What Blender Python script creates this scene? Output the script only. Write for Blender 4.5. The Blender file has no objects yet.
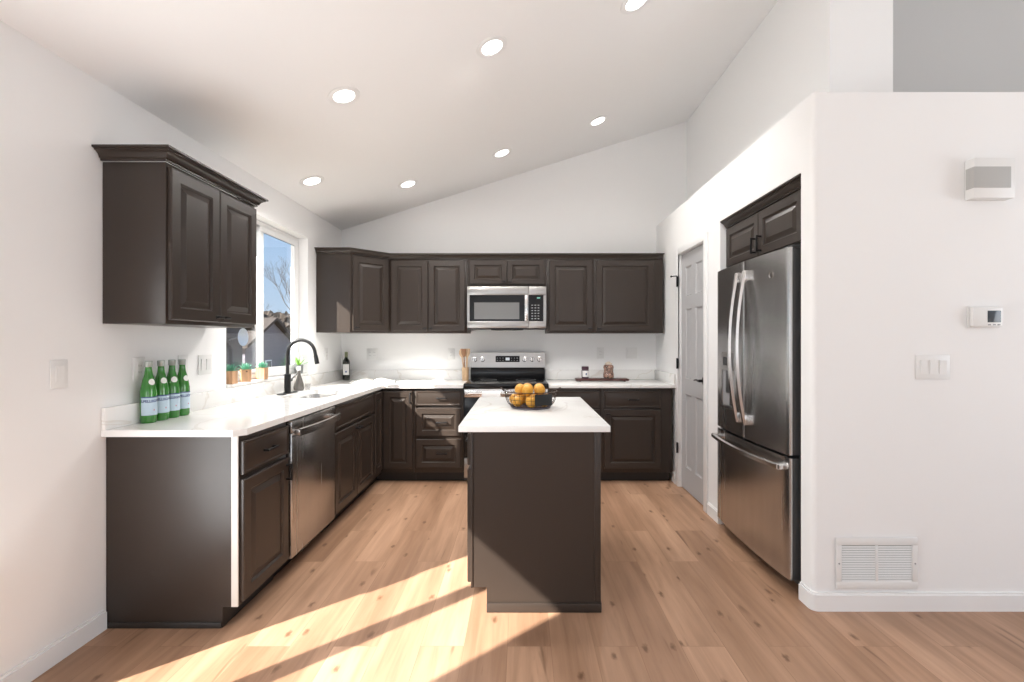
import bpy, bmesh, math, random
from mathutils import Vector, Matrix
random.seed(7)
SC = bpy.context.scene
COL = SC.collection
PI = math.pi

# ------------------------------------------------------------------ camera
cd = bpy.data.cameras.new('camera')
cd.sensor_width = 36.0
cd.lens = 470.0 / 1024.0 * 36.0
cd.shift_x = -9.5 / 1024.0
cd.clip_start = 0.05
cd.clip_end = 400
cam = bpy.data.objects.new('camera', cd)
cam.location = (0, 0, 1.30)
cam.rotation_euler = (PI / 2, 0, 0)
COL.objects.link(cam)
SC.camera = cam

# ------------------------------------------------------------------ exposure
vs = SC.view_settings
vs.view_transform = 'Standard'
vs.look = 'None'
vs.exposure = 0.24
vs.gamma = 1.0
vs.use_curve_mapping = False

# ------------------------------------------------------------------ sky
w = bpy.data.worlds.new('sky')
SC.world = w
w.use_nodes = True
nt = w.node_tree
nt.nodes.clear()
o_ = nt.nodes.new('ShaderNodeOutputWorld')
bg = nt.nodes.new('ShaderNodeBackground')
tc = nt.nodes.new('ShaderNodeTexCoord')
sp = nt.nodes.new('ShaderNodeSeparateXYZ')
rp = nt.nodes.new('ShaderNodeValToRGB')
rp.color_ramp.elements[0].position = 0.0
rp.color_ramp.elements[0].color = (0.62, 0.76, 0.92, 1)
rp.color_ramp.elements[1].position = 0.45
rp.color_ramp.elements[1].color = (0.22, 0.46, 0.86, 1)
nt.links.new(tc.outputs['Generated'], sp.inputs[0])
nt.links.new(sp.outputs['Z'], rp.inputs[0])
nt.links.new(rp.outputs[0], bg.inputs['Color'])
bg.inputs['Strength'].default_value = 0.92
nt.links.new(bg.outputs[0], o_.inputs['Surface'])

# ------------------------------------------------------------------ sun and fill lights
sd = bpy.data.lights.new('sun', 'SUN')
sd.energy = 19.0
sd.angle = 0.012
sd.color = (1.0, 0.955, 0.89)
sun = bpy.data.objects.new('sun', sd)
sun.rotation_euler = Vector((1.0, 0.86, -0.88)).to_track_quat('-Z', 'Y').to_euler()
sun.location = (-8, -6, 8)
COL.objects.link(sun)


def area(name, loc, direction, sx, sy, power, color=(1, 1, 1), shape='RECTANGLE'):
    l = bpy.data.lights.new(name, 'AREA')
    l.shape = shape
    l.size = sx
    if shape == 'RECTANGLE':
        l.size_y = sy
    l.energy = power
    l.color = color
    o = bpy.data.objects.new(name, l)
    o.location = loc
    o.rotation_euler = Vector(direction).to_track_quat('-Z', 'Y').to_euler()
    COL.objects.link(o)
    return o


# added fill lights at unseen windows behind and right of the viewer, tilted up
area('rear_fill', (-0.55, -3.85, 1.45), (0, 0.7, 1.0), 1.7, 1.9, 26, (0.97, 0.985, 1.0))
area('rear_fill', (2.75, -3.85, 1.45), (-0.5, 0.6, 1.0), 2.3, 1.9, 16, (0.97, 0.985, 1.0))
area('side_fill', (4.85, 1.05, 1.55), (-1, 0.12, 0.5), 2.2, 1.8, 46, (0.98, 0.99, 1.0))

# added fill light at the sliding glass door on the left, tilted up
area('door_fill', (-2.10, 0.93, 1.0), (1, 0.12, 0.55), 1.15, 1.85, 52, (0.97, 0.985, 1.0))

# ------------------------------------------------------------------ materials
MAT = {}


def mat(name, color, rough=0.5, metal=0.0, spec=0.5, emit=None, estr=0.0, bump=None, coat=0.0, var=None):
    m = bpy.data.materials.new(name)
    m.use_nodes = True
    n = m.node_tree
    b = n.nodes['Principled BSDF']
    b.inputs['Base Color'].default_value = (*color, 1)
    b.inputs['Roughness'].default_value = rough
    b.inputs['Metallic'].default_value = metal
    b.inputs['Specular IOR Level'].default_value = spec
    b.inputs['Coat Weight'].default_value = coat
    if emit:
        b.inputs['Emission Color'].default_value = (*emit, 1)
        b.inputs['Emission Strength'].default_value = estr
    if bump or var:
        t = n.nodes.new('ShaderNodeTexCoord')
        ns = n.nodes.new('ShaderNodeTexNoise')
        sc_ = bump[0] if bump else var[0]
        mp = n.nodes.new('ShaderNodeMapping')
        if isinstance(sc_, tuple):
            mp.inputs['Scale'].default_value = sc_
            ns.inputs['Scale'].default_value = 1.0
        else:
            ns.inputs['Scale'].default_value = sc_
        ns.inputs['Detail'].default_value = 4
        n.links.new(t.outputs['Object'], mp.inputs['Vector'])
        n.links.new(mp.outputs[0], ns.inputs['Vector'])
        if bump:
            bp = n.nodes.new('ShaderNodeBump')
            bp.inputs['Strength'].default_value = bump[1]
            bp.inputs['Distance'].default_value = bump[2] if len(bump) > 2 else 0.002
            n.links.new(ns.outputs['Fac'], bp.inputs['Height'])
            n.links.new(bp.outputs[0], b.inputs['Normal'])
        if var:
            r = n.nodes.new('ShaderNodeValToRGB')
            k = var[1]
            r.color_ramp.elements[0].position = 0.3
            r.color_ramp.elements[1].position = 0.7
            r.color_ramp.elements[0].color = (*[c * (1 - k) for c in color], 1)
            r.color_ramp.elements[1].color = (*[min(1, c * (1 + k)) for c in color], 1)
            n.links.new(ns.outputs['Fac'], r.inputs[0])
            n.links.new(r.outputs[0], b.inputs['Base Color'])
    MAT[name] = m
    return m


mat('wall_paint', (0.88, 0.88, 0.878), 0.75, bump=(90.0, 0.12, 0.002))
mat('loft_grey', (0.60, 0.60, 0.595), 0.8)  # even grey, darker than the other walls
mat('ceiling_paint', (0.90, 0.90, 0.90), 0.85)
mat('trim_white', (0.86, 0.86, 0.86), 0.4)
mat('vinyl_white', (0.87, 0.87, 0.87), 0.35)
mat('plastic_white', (0.80, 0.80, 0.79), 0.4)
mat('espresso', (0.037, 0.027, 0.0215), 0.33, spec=0.42, bump=((40, 40, 3), 0.05, 0.001))
mat('espresso_dark', (0.022, 0.019, 0.017), 0.5)
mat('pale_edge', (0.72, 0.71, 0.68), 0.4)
mat('matte_black', (0.010, 0.010, 0.011), 0.4, spec=0.3)
mat('black_glass', (0.008, 0.008, 0.009), 0.16, spec=0.3)
mat('glass_grey', (0.16, 0.16, 0.16), 0.2)
mat('plastic_grey', (0.30, 0.30, 0.31), 0.5)
mat('case_dark', (0.06, 0.06, 0.062), 0.45)
mat('chrome', (0.72, 0.72, 0.72), 0.18, metal=1.0)
mat('door_grey', (0.47, 0.47, 0.48), 0.45)
mat('wire_bronze', (0.05, 0.03, 0.022), 0.4, metal=0.6)
mat('tray_base', (0.11, 0.10, 0.13), 0.5)
mat('orange_peel', (0.64, 0.31, 0.03), 0.42, bump=(160.0, 0.25, 0.002), var=(30.0, 0.18))
mat('walnut', (0.075, 0.022, 0.018), 0.4, var=((60, 4, 30), 0.35))
mat('pale_wood', (0.62, 0.42, 0.25), 0.55, var=((60, 60, 6), 0.2))
mat('spoon_wood', (0.66, 0.46, 0.29), 0.5, var=((60, 60, 6), 0.15))
mat('brown_wood', (0.28, 0.14, 0.07), 0.5)
mat('pot_wood', (0.50, 0.29, 0.16), 0.6, var=((90, 90, 6), 0.25))
mat('succulent', (0.10, 0.30, 0.20), 0.5, var=(60.0, 0.3))
mat('aloe', (0.20, 0.46, 0.06), 0.45)
mat('soil', (0.04, 0.028, 0.02), 0.9)
mat('pot_dark', (0.13, 0.14, 0.14), 0.4)
mat('green_glass', (0.03, 0.20, 0.022), 0.08, spec=0.7, coat=0.3)
mat('bottle_cap', (0.42, 0.45, 0.42), 0.3, metal=0.7)
mat('label_blue', (0.55, 0.68, 0.78), 0.5)
mat('label_ink', (0.03, 0.06, 0.20), 0.5)
mat('label_white', (0.82, 0.82, 0.80), 0.5)
mat('label_red', (0.6, 0.04, 0.04), 0.5)
mat('wine_glass_dark', (0.012, 0.016, 0.01), 0.08, spec=0.7)
mat('foil_olive', (0.16, 0.17, 0.09), 0.4)
mat('smoke_glass', (0.12, 0.11, 0.10), 0.12, spec=0.8, coat=0.5)
mat('paper', (0.84, 0.83, 0.80), 0.7)
mat('book_cover', (0.03, 0.03, 0.03), 0.5)
mat('towel', (0.80, 0.80, 0.80), 0.9, bump=(300.0, 0.4, 0.002))
mat('jar_purple', (0.06, 0.02, 0.035), 0.3)
mat('nut_mix', (0.38, 0.22, 0.16), 0.5, var=(38.0, 0.95))
mat('cork_lid', (0.74, 0.66, 0.56), 0.7)
mat('lamp_glow', (0.9, 0.9, 0.9), 0.5, emit=(1.0, 0.98, 0.94), estr=6.0)
mat('screen_green', (0.02, 0.02, 0.02), 0.2, emit=(0.35, 0.9, 0.75), estr=0.6)
mat('screen_white', (0.1, 0.1, 0.1), 0.2, emit=(0.9, 0.95, 1.0), estr=0.5)
mat('screen_dark', (0.06, 0.075, 0.09), 0.1)
mat('speaker_cloth', (0.46, 0.46, 0.45), 0.8, bump=((5, 5, 400), 0.5, 0.002))
mat('vent_dark', (0.12, 0.12, 0.12), 0.8)
mat('house_grey', (0.20, 0.19, 0.22), 0.8, var=((1, 1, 20), 0.12))
mat('house_taupe', (0.17, 0.145, 0.135), 0.8, var=((1, 1, 20), 0.12))
mat('roof_shingle', (0.07, 0.055, 0.047), 0.9, var=(12.0, 0.3))
mat('bark', (0.10, 0.085, 0.075), 0.9)
mat('brush_brown', (0.055, 0.04, 0.03), 0.9, var=(3.0, 0.4))
mat('dry_grass', (0.36, 0.27, 0.16), 0.9, var=(2.0, 0.3))
mat('fence_wood', (0.40, 0.27, 0.16), 0.8, var=((8, 8, 0.5), 0.25))
mat('sink_steel', (0.55, 0.55, 0.55), 0.25, metal=1.0)


def steel(name, base, rough, stretch):
    m = bpy.data.materials.new(name)
    m.use_nodes = True
    n = m.node_tree
    b = n.nodes['Principled BSDF']
    b.inputs['Metallic'].default_value = 1.0
    t = n.nodes.new('ShaderNodeTexCoord')
    mp = n.nodes.new('ShaderNodeMapping')
    mp.inputs['Scale'].default_value = stretch
    ns = n.nodes.new('ShaderNodeTexNoise')
    ns.inputs['Scale'].default_value = 1.0
    ns.inputs['Detail'].default_value = 3
    r = n.nodes.new('ShaderNodeMapRange')
    r.inputs['To Min'].default_value = rough - 0.02
    r.inputs['To Max'].default_value = rough + 0.03
    c = n.nodes.new('ShaderNodeValToRGB')
    c.color_ramp.elements[0].position = 0.35
    c.color_ramp.elements[1].position = 0.65
    c.color_ramp.elements[0].color = (*[v * 0.96 for v in base], 1)
    c.color_ramp.elements[1].color = (*[min(1, v * 1.04) for v in base], 1)
    bp = n.nodes.new('ShaderNodeBump')
    bp.inputs['Strength'].default_value = 0.004
    bp.inputs['Distance'].default_value = 0.001
    n.links.new(t.outputs['Object'], mp.inputs['Vector'])
    n.links.new(mp.outputs[0], ns.inputs['Vector'])
    n.links.new(ns.outputs['Fac'], r.inputs['Value'])
    n.links.new(r.outputs[0], b.inputs['Roughness'])
    n.links.new(ns.outputs['Fac'], c.inputs[0])
    n.links.new(c.outputs[0], b.inputs['Base Color'])
    n.links.new(ns.outputs['Fac'], bp.inputs['Height'])
    n.links.new(bp.outputs[0], b.inputs['Normal'])
    MAT[name] = m


steel('stainless', (0.43, 0.42, 0.41), 0.28, (2, 2, 120))
steel('stainless_dark', (0.55, 0.545, 0.54), 0.26, (22, 22, 0.6))
steel('stainless_bright', (0.72, 0.71, 0.70), 0.22, (3, 3, 200))


def quartz():
    m = bpy.data.materials.new('quartz')
    m.use_nodes = True
    n = m.node_tree
    b = n.nodes['Principled BSDF']
    b.inputs['Roughness'].default_value = 0.16
    t = n.nodes.new('ShaderNodeTexCoord')
    n1 = n.nodes.new('ShaderNodeTexNoise')
    n1.inputs['Scale'].default_value = 1.6
    n1.inputs['Detail'].default_value = 5
    n1.inputs['Distortion'].default_value = 1.2
    r = n.nodes.new('ShaderNodeValToRGB')
    e = r.color_ramp.elements
    e[0].position = 0.0
    e[0].color = (0.84, 0.835, 0.82, 1)
    e[1].position = 1.0
    e[1].color = (0.84, 0.835, 0.82, 1)
    for p, c in ((0.485, (0.84, 0.835, 0.82, 1)), (0.5, (0.74, 0.71, 0.67, 1)), (0.515, (0.84, 0.835, 0.82, 1))):
        q = e.new(p)
        q.color = c
    n.links.new(t.outputs['Object'], n1.inputs['Vector'])
    n.links.new(n1.outputs['Fac'], r.inputs[0])
    n.links.new(r.outputs[0], b.inputs['Base Color'])
    MAT['quartz'] = m


quartz()


def glass(name, tint, gloss=0.06, refl=0.06):
    m = bpy.data.materials.new(name)
    m.use_nodes = True
    n = m.node_tree
    n.nodes.clear()
    out = n.nodes.new('ShaderNodeOutputMaterial')
    tr = n.nodes.new('ShaderNodeBsdfTransparent')
    tr.inputs['Color'].default_value = (*tint, 1)
    gl = n.nodes.new('ShaderNodeBsdfGlossy')
    gl.inputs['Roughness'].default_value = gloss
    mx = n.nodes.new('ShaderNodeMixShader')
    mx.inputs[0].default_value = refl
    n.links.new(tr.outputs[0], mx.inputs[1])
    n.links.new(gl.outputs[0], mx.inputs[2])
    n.links.new(mx.outputs[0], out.inputs['Surface'])
    MAT[name] = m


glass('window_glass', (0.97, 0.98, 0.98), 0.02)
glass('jar_glass', (0.9, 0.9, 0.9), 0.05)


def floor_mat():
    m = bpy.data.materials.new('oak_floor')
    m.use_nodes = True
    n = m.node_tree
    L = n.links.new
    b = n.nodes['Principled BSDF']
    t = n.nodes.new('ShaderNodeTexCoord')
    mp = n.nodes.new('ShaderNodeMapping')
    mp.inputs['Rotation'].default_value = (0, 0, PI / 2)
    mp.inputs['Location'].default_value = (0.33, 0.06, 0)
    L(t.outputs['Object'], mp.inputs['Vector'])
    br = n.nodes.new('ShaderNodeTexBrick')
    br.offset = 0.37
    br.offset_frequency = 2
    br.inputs['Color1'].default_value = (0, 0, 0, 1)
    br.inputs['Color2'].default_value = (1, 1, 1, 1)
    br.inputs['Mortar'].default_value = (0.5, 0.5, 0.5, 1)
    br.inputs['Scale'].default_value = 1.0
    br.inputs['Mortar Size'].default_value = 0.0012
    br.inputs['Mortar Smooth'].default_value = 0.1
    br.inputs['Brick Width'].default_value = 1.22
    br.inputs['Row Height'].default_value = 0.185
    L(mp.outputs[0], br.inputs['Vector'])
    # shift the grain for every plank
    sc = n.nodes.new('ShaderNodeVectorMath')
    sc.operation = 'SCALE'
    sc.inputs['Scale'].default_value = 13.0
    L(br.outputs['Color'], sc.inputs[0])
    ad = n.nodes.new('ShaderNodeVectorMath')
    ad.operation = 'ADD'
    L(t.outputs['Object'], ad.inputs[0])
    L(sc.outputs[0], ad.inputs[1])
    g = n.nodes.new('ShaderNodeMapping')
    g.inputs['Scale'].default_value = (26, 1.6, 1)
    L(ad.outputs[0], g.inputs['Vector'])
    ns = n.nodes.new('ShaderNodeTexNoise')
    ns.inputs['Scale'].default_value = 1.0
    ns.inputs['Detail'].default_value = 6
    ns.inputs['Roughness'].default_value = 0.6
    ns.inputs['Distortion'].default_value = 0.5
    L(g.outputs[0], ns.inputs['Vector'])
    g2 = n.nodes.new('ShaderNodeMapping')
    g2.inputs['Scale'].default_value = (7, 0.7, 1)
    L(ad.outputs[0], g2.inputs['Vector'])
    ns2 = n.nodes.new('ShaderNodeTexNoise')
    ns2.inputs['Scale'].default_value = 1.0
    ns2.inputs['Detail'].default_value = 3
    L(g2.outputs[0], ns2.inputs['Vector'])
    # plank tone
    pr = n.nodes.new('ShaderNodeValToRGB')
    e = pr.color_ramp.elements
    e[0].color = (0.385, 0.228, 0.145, 1)
    e[1].color = (0.525, 0.330, 0.220, 1)
    q = e.new(0.5)
    q.color = (0.455, 0.279, 0.181, 1)
    L(br.outputs['Color'], pr.inputs[0])
    gr = n.nodes.new('ShaderNodeValToRGB')
    gr.color_ramp.elements[0].position = 0.25
    gr.color_ramp.elements[0].color = (0.72, 0.68, 0.65, 1)
    gr.color_ramp.elements[1].position = 0.7
    gr.color_ramp.elements[1].color = (1.06, 1.05, 1.04, 1)
    L(ns.outputs['Fac'], gr.inputs[0])
    m1 = n.nodes.new('ShaderNodeMix')
    m1.data_type = 'RGBA'
    m1.blend_type = 'MULTIPLY'
    m1.inputs['Factor'].default_value = 1.0
    L(pr.outputs[0], m1.inputs['A'])
    L(gr.outputs[0], m1.inputs['B'])
    gr2 = n.nodes.new('ShaderNodeValToRGB')
    gr2.color_ramp.elements[0].position = 0.3
    gr2.color_ramp.elements[0].color = (0.74, 0.70, 0.66, 1)
    gr2.color_ramp.elements[1].position = 0.65
    gr2.color_ramp.elements[1].color = (1.05, 1.05, 1.05, 1)
    L(ns2.outputs['Fac'], gr2.inputs[0])
    m2 = n.nodes.new('ShaderNodeMix')
    m2.data_type = 'RGBA'
    m2.blend_type = 'MULTIPLY'
    m2.inputs['Factor'].default_value = 1.0
    L(m1.outputs['Result'], m2.inputs['A'])
    L(gr2.outputs[0], m2.inputs['B'])
    # knots
    g3 = n.nodes.new('ShaderNodeMapping')
    g3.inputs['Scale'].default_value = (5.2, 2.6, 1)
    L(ad.outputs[0], g3.inputs['Vector'])
    nd = n.nodes.new('ShaderNodeTexNoise')
    nd.inputs['Scale'].default_value = 14
    mixv = n.nodes.new('ShaderNodeMix')
    mixv.data_type = 'RGBA'
    mixv.blend_type = 'LINEAR_LIGHT'
    mixv.inputs['Factor'].default_value = 0.06
    L(g3.outputs[0], mixv.inputs['A'])
    L(g3.outputs[0], nd.inputs['Vector'])
    L(nd.outputs['Color'], mixv.inputs['B'])
    vo = n.nodes.new('ShaderNodeTexVoronoi')
    vo.voronoi_dimensions = '2D'
    vo.inputs['Scale'].default_value = 1.0
    L(mixv.outputs['Result'], vo.inputs['Vector'])
    sepc = n.nodes.new('ShaderNodeSeparateColor')
    L(vo.outputs['Color'], sepc.inputs[0])
    thr = n.nodes.new('ShaderNodeMath')
    thr.operation = 'GREATER_THAN'
    thr.inputs[1].default_value = 0.35
    L(sepc.outputs[0], thr.inputs[0])
    kr = n.nodes.new('ShaderNodeMapRange')
    kr.inputs['From Min'].default_value = 0.02
    kr.inputs['From Max'].default_value = 0.085
    kr.inputs['To Min'].default_value = 1.0
    kr.inputs['To Max'].default_value = 0.0
    L(vo.outputs['Distance'], kr.inputs['Value'])
    km = n.nodes.new('ShaderNodeMath')
    km.operation = 'MULTIPLY'
    L(kr.outputs[0], km.inputs[0])
    L(thr.outputs[0], km.inputs[1])
    km2 = n.nodes.new('ShaderNodeMath')
    km2.operation = 'MULTIPLY'
    km2.inputs[1].default_value = 0.8
    L(km.outputs[0], km2.inputs[0])
    m3 = n.nodes.new('ShaderNodeMix')
    m3.data_type = 'RGBA'
    L(km2.outputs[0], m3.inputs['Factor'])
    L(m2.outputs['Result'], m3.inputs['A'])
    m3.inputs['B'].default_value = (0.12, 0.055, 0.025, 1)
    # long dark cracks in the grain
    g4 = n.nodes.new('ShaderNodeMapping')
    g4.inputs['Scale'].default_value = (17, 2.1, 1)
    g4.inputs['Location'].default_value = (3.7, 1.3, 0)
    L(ad.outputs[0], g4.inputs['Vector'])
    n4 = n.nodes.new('ShaderNodeTexNoise')
    n4.inputs['Scale'].default_value = 1.0
    n4.inputs['Detail'].default_value = 2
    n4.inputs['Distortion'].default_value = 0.8
    L(g4.outputs[0], n4.inputs['Vector'])
    cr = n.nodes.new('ShaderNodeMapRange')
    cr.inputs['From Min'].default_value = 0.67
    cr.inputs['From Max'].default_value = 0.76
    cr.inputs['To Max'].default_value = 0.6
    L(n4.outputs['Fac'], cr.inputs['Value'])
    m5 = n.nodes.new('ShaderNodeMix')
    m5.data_type = 'RGBA'
    L(cr.outputs[0], m5.inputs['Factor'])
    L(m3.outputs['Result'], m5.inputs['A'])
    m5.inputs['B'].default_value = (0.14, 0.07, 0.035, 1)
    m3 = m5
    # seams
    m4 = n.nodes.new('ShaderNodeMix')
    m4.data_type = 'RGBA'
    sf = n.nodes.new('ShaderNodeMath')
    sf.operation = 'MULTIPLY'
    sf.inputs[1].default_value = 0.45
    L(br.outputs['Fac'], sf.inputs[0])
    L(sf.outputs[0], m4.inputs['Factor'])
    L(m3.outputs['Result'], m4.inputs['A'])
    m4.inputs['B'].default_value = (0.16, 0.08, 0.04, 1)
    L(m4.outputs['Result'], b.inputs['Base Color'])
    b.inputs['Roughness'].default_value = 0.42
    b.inputs['Specular IOR Level'].default_value = 0.4
    bp = n.nodes.new('ShaderNodeBump')
    bp.inputs['Strength'].default_value = 0.08
    bp.inputs['Distance'].default_value = 0.002
    L(ns.outputs['Fac'], bp.inputs['Height'])
    L(bp.outputs[0], b.inputs['Normal'])
    MAT['oak_floor'] = m


floor_mat()


# ------------------------------------------------------------------ mesh helpers
class MB:
    def __init__(self):
        self.bm = bmesh.new()

    def merge(self, other):
        me = bpy.data.meshes.new('tmp')
        other.to_mesh(me)
        other.free()
        self.bm.from_mesh(me)
        bpy.data.meshes.remove(me)
        return self

    def box(self, x0, y0, z0, x1, y1, z1, bevel=0.0, seg=2):
        b = bmesh.new()
        bmesh.ops.create_cube(b, size=1.0)
        for v in b.verts:
            v.co = Vector(((x0 + x1) / 2 + v.co.x * (x1 - x0), (y0 + y1) / 2 + v.co.y * (y1 - y0),
                           (z0 + z1) / 2 + v.co.z * (z1 - z0)))
        if bevel:
            bmesh.ops.bevel(b, geom=b.edges[:], offset=bevel, segments=seg, affect='EDGES', profile=0.5)
        return self.merge(b)

    def prism(self, poly, h0, h1, axis='z', bevel=0.0):
        """closed polygon (list of 2D points) extruded along an axis"""
        b = bmesh.new()

        def P(p, h):
            if axis == 'z':
                return (p[0], p[1], h)
            if axis == 'y':
                return (p[0], h, p[1])
            return (h, p[0], p[1])
        v0 = [b.verts.new(P(p, h0)) for p in poly]
        v1 = [b.verts.new(P(p, h1)) for p in poly]
        n = len(poly)
        b.faces.new(v0)
        b.faces.new(v1[::-1])
        for i in range(n):
            b.faces.new((v0[i], v0[(i + 1) % n], v1[(i + 1) % n], v1[i]))
        bmesh.ops.recalc_face_normals(b, faces=b.faces[:])
        if bevel:
            bmesh.ops.bevel(b, geom=b.edges[:], offset=bevel, segments=2, affect='EDGES', profile=0.5)
        return self.merge(b)

    def rings(self, loops, cap0=True, cap1=True, closed=True):
        """loft between loops of equal vertex count"""
        b = bmesh.new()
        vs_ = [[b.verts.new(p) for p in lp] for lp in loops]
        n = len(loops[0])
        for a, c in zip(vs_[:-1], vs_[1:]):
            for i in range(n if closed else n - 1):
                j = (i + 1) % n
                b.faces.new((a[i], a[j], c[j], c[i]))
        if cap0:
            b.faces.new(vs_[0][::-1])
        if cap1:
            b.faces.new(vs_[-1])
        bmesh.ops.recalc_face_normals(b, faces=b.faces[:])
        return self.merge(b)

    def lathe(self, prof, c=(0, 0, 0), seg=24, axis='z', caps=True):
        loops = []
        for r, h in prof:
            lp = []
            for k in range(seg):
                a = 2 * PI * k / seg
                u, v = r * math.cos(a), r * math.sin(a)
                if axis == 'z':
                    p = (c[0] + u, c[1] + v, c[2] + h)
                elif axis == 'y':
                    p = (c[0] + u, c[1] + h, c[2] + v)
                else:
                    p = (c[0] + h, c[1] + u, c[2] + v)
                lp.append(p)
            loops.append(lp)
        if not caps:
            loops.append(loops[0])
        return self.rings(loops, caps, caps)

    def tube(self, path, r, seg=10, caps=True):
        """r: number or list"""
        pts = [Vector(p) for p in path]
        n = len(pts)
        rs = r if isinstance(r, (list, tuple)) else [r] * n
        loops = []
        prev = None
        for i, p in enumerate(pts):
            if i == 0:
                t = pts[1] - pts[0]
            elif i == n - 1:
                t = pts[-1] - pts[-2]
            else:
                t = (pts[i + 1] - pts[i]).normalized() + (pts[i] - pts[i - 1]).normalized()
            t.normalize()
            if prev is None:
                u = Vector((0, 0, 1)) if abs(t.z) < 0.9 else Vector((1, 0, 0))
                u = (u - t * u.dot(t)).normalized()
            else:
                u = (prev - t * prev.dot(t)).normalized()
            prev = u
            v = t.cross(u)
            loops.append([tuple(p + (u * math.cos(2 * PI * k / seg) + v * math.sin(2 * PI * k / seg)) * rs[i])
                          for k in range(seg)])
        return self.rings(loops, caps, caps)

    def sphere(self, c, r, seg=16, rings=10, sz=1.0):
        b = bmesh.new()
        bmesh.ops.create_uvsphere(b, u_segments=seg, v_segments=rings, radius=r)
        for v in b.verts:
            v.co = Vector((v.co.x + c[0], v.co.y + c[1], v.co.z * sz + c[2]))
        return self.merge(b)

    def build(self, name, material, parent=None, smooth=35, loc=None):
        me = bpy.data.meshes.new(name)
        bmesh.ops.remove_doubles(self.bm, verts=self.bm.verts[:], dist=1e-6)
        self.bm.to_mesh(me)
        self.bm.free()
        me.materials.append(MAT[material])
        if smooth:
            for p in me.polygons:
                p.use_smooth = True
            me.set_sharp_from_angle(angle=math.radians(smooth))
        o = bpy.data.objects.new(name, me)
        COL.objects.link(o)
        if parent is not None:
            o.parent = parent
        if loc is not None:
            o.location = loc
        return o


def tag(o, label, cat, group=None, kind=None):
    o['label'] = label
    o['category'] = cat
    if group:
        o['group'] = group
    if kind:
        o['kind'] = kind
    return o


def thing(name, label, cat, loc=(0, 0, 0), rz=0.0, group=None, kind=None):
    o = bpy.data.objects.new(name, None)
    o.empty_display_size = 0.05
    COL.objects.link(o)
    o.location = loc
    o.rotation_euler = (0, 0, rz)
    return tag(o, label, cat, group, kind)


def struct(name, mb, material, label, cat, smooth=35):
    o = mb.build(name, material, smooth=smooth)
    return tag(o, label, cat, kind='structure')


def dup(root, loc, rz=None, label=None, scale=None):
    def cp(o, parent):
        c = o.copy()
        COL.objects.link(c)
        if parent is not None:
            c.parent = parent
        for ch in o.children:
            cp(ch, c)
        return c
    r = cp(root, None)
    r.location = loc
    if rz is not None:
        r.rotation_euler = (0, 0, rz)
    if label:
        r['label'] = label
    if scale:
        r.scale = scale
    return r


# ------------------------------------------------------------------ room
XL, XR, YB = -1.885, 1.410, 4.920       # wall faces
YP = 2.271                              # partition face towards the viewer
LED = 2.503                             # height of the lower walls on the right
XU, YU = 1.733, 2.640                   # upper wall set back above the ledge
RX, RZ_ = 4.9, 2.46 + 0.3155 * (4.9 + 1.885)
YR, XE = -4.0, 5.0                      # rear wall, far right wall
SL0, SL1 = 0.265, 1.590                 # sliding door opening
KW0, KW1, KS, KH = 3.000, 4.150, 1.000, 2.205   # kitchen window opening
AL0, AL1, ALZ = 2.371, 3.335, 2.150     # fridge recess
DR0, DR1, DRZ = 3.610, 4.190, 2.065     # pantry door
T = 0.14

struct('floor', MB().box(XL - T, YR - 0.12, -0.06, XE + 0.12, YB + 0.12, 0.0), 'oak_floor',
       'light oak plank floor with small dark knots', 'floor', smooth=0)


def ceil_z(x):
    return 2.46 + 0.3155 * (x + 1.885)


cp_ = [(XL - T, ceil_z(XL - T)), (RX, RZ_), (XE + 0.12, RZ_ - 0.3155 * (XE + 0.12 - RX)),
       (XE + 0.12, RZ_ - 0.3155 * (XE + 0.12 - RX) + 0.14), (RX, RZ_ + 0.14), (XL - T, ceil_z(XL - T) + 0.14)]
struct('ceiling', MB().prism(cp_, YR - 0.12, YB + 0.12, 'y'), 'ceiling_paint',
       'white sloping vaulted ceiling rising from the left wall', 'ceiling', smooth=0)

m = MB()
ZT = 2.50
m.box(XL - T, YR, 0, XL, SL0, ZT)
m.box(XL - T, SL0, 2.04, XL, SL1, ZT)
m.box(XL - T, SL1, 0, XL, KW0, ZT)
m.box(XL - T, KW0, 0, XL, KW1, KS)
m.box(XL - T, KW0, KH, XL, KW1, ZT)
m.box(XL - T, KW1, 0, XL, YB, ZT)
struct('wall_left', m, 'wall_paint', 'white wall on the left with the kitchen window above the sink', 'wall', 0)

struct('wall_back', MB().prism([(XL - T, 0), (XE, 0), (XE, RZ_ + 0.07), (XL - T, ceil_z(XL - T) + 0.07)],
                               YB, YB + 0.12, 'y'), 'wall_paint',
       'white back wall behind the range, pointed under the vaulted ceiling', 'wall', 0)

# right wall of the kitchen, with the refrigerator recess and the pantry door
m = MB()
m.box(XR, AL0, ALZ, XR + 0.10, AL1, LED)
m.box(XR, AL1, 0, XR + 0.10, DR0 - 0.012, LED)
m.box(XR, DR0 - 0.012, DRZ + 0.012, XR + 0.10, DR1 + 0.012, LED)
m.box(XR, DR1 + 0.012, 0, XR + 0.10, YB, LED)
m.box(XR + 0.10, AL1, 0, XR + 0.86, AL1 + 0.08, LED)       # recess side
m.box(XR + 0.78, AL0, 0, XR + 0.86, AL1, LED)              # recess back
m.box(XR + 0.10, AL0, 2.30, XR + 0.78, AL1, LED)
struct('wall_right', m, 'wall_paint', 'white low wall on the right holding the refrigerator recess and pantry door', 'wall', 0)

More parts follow.
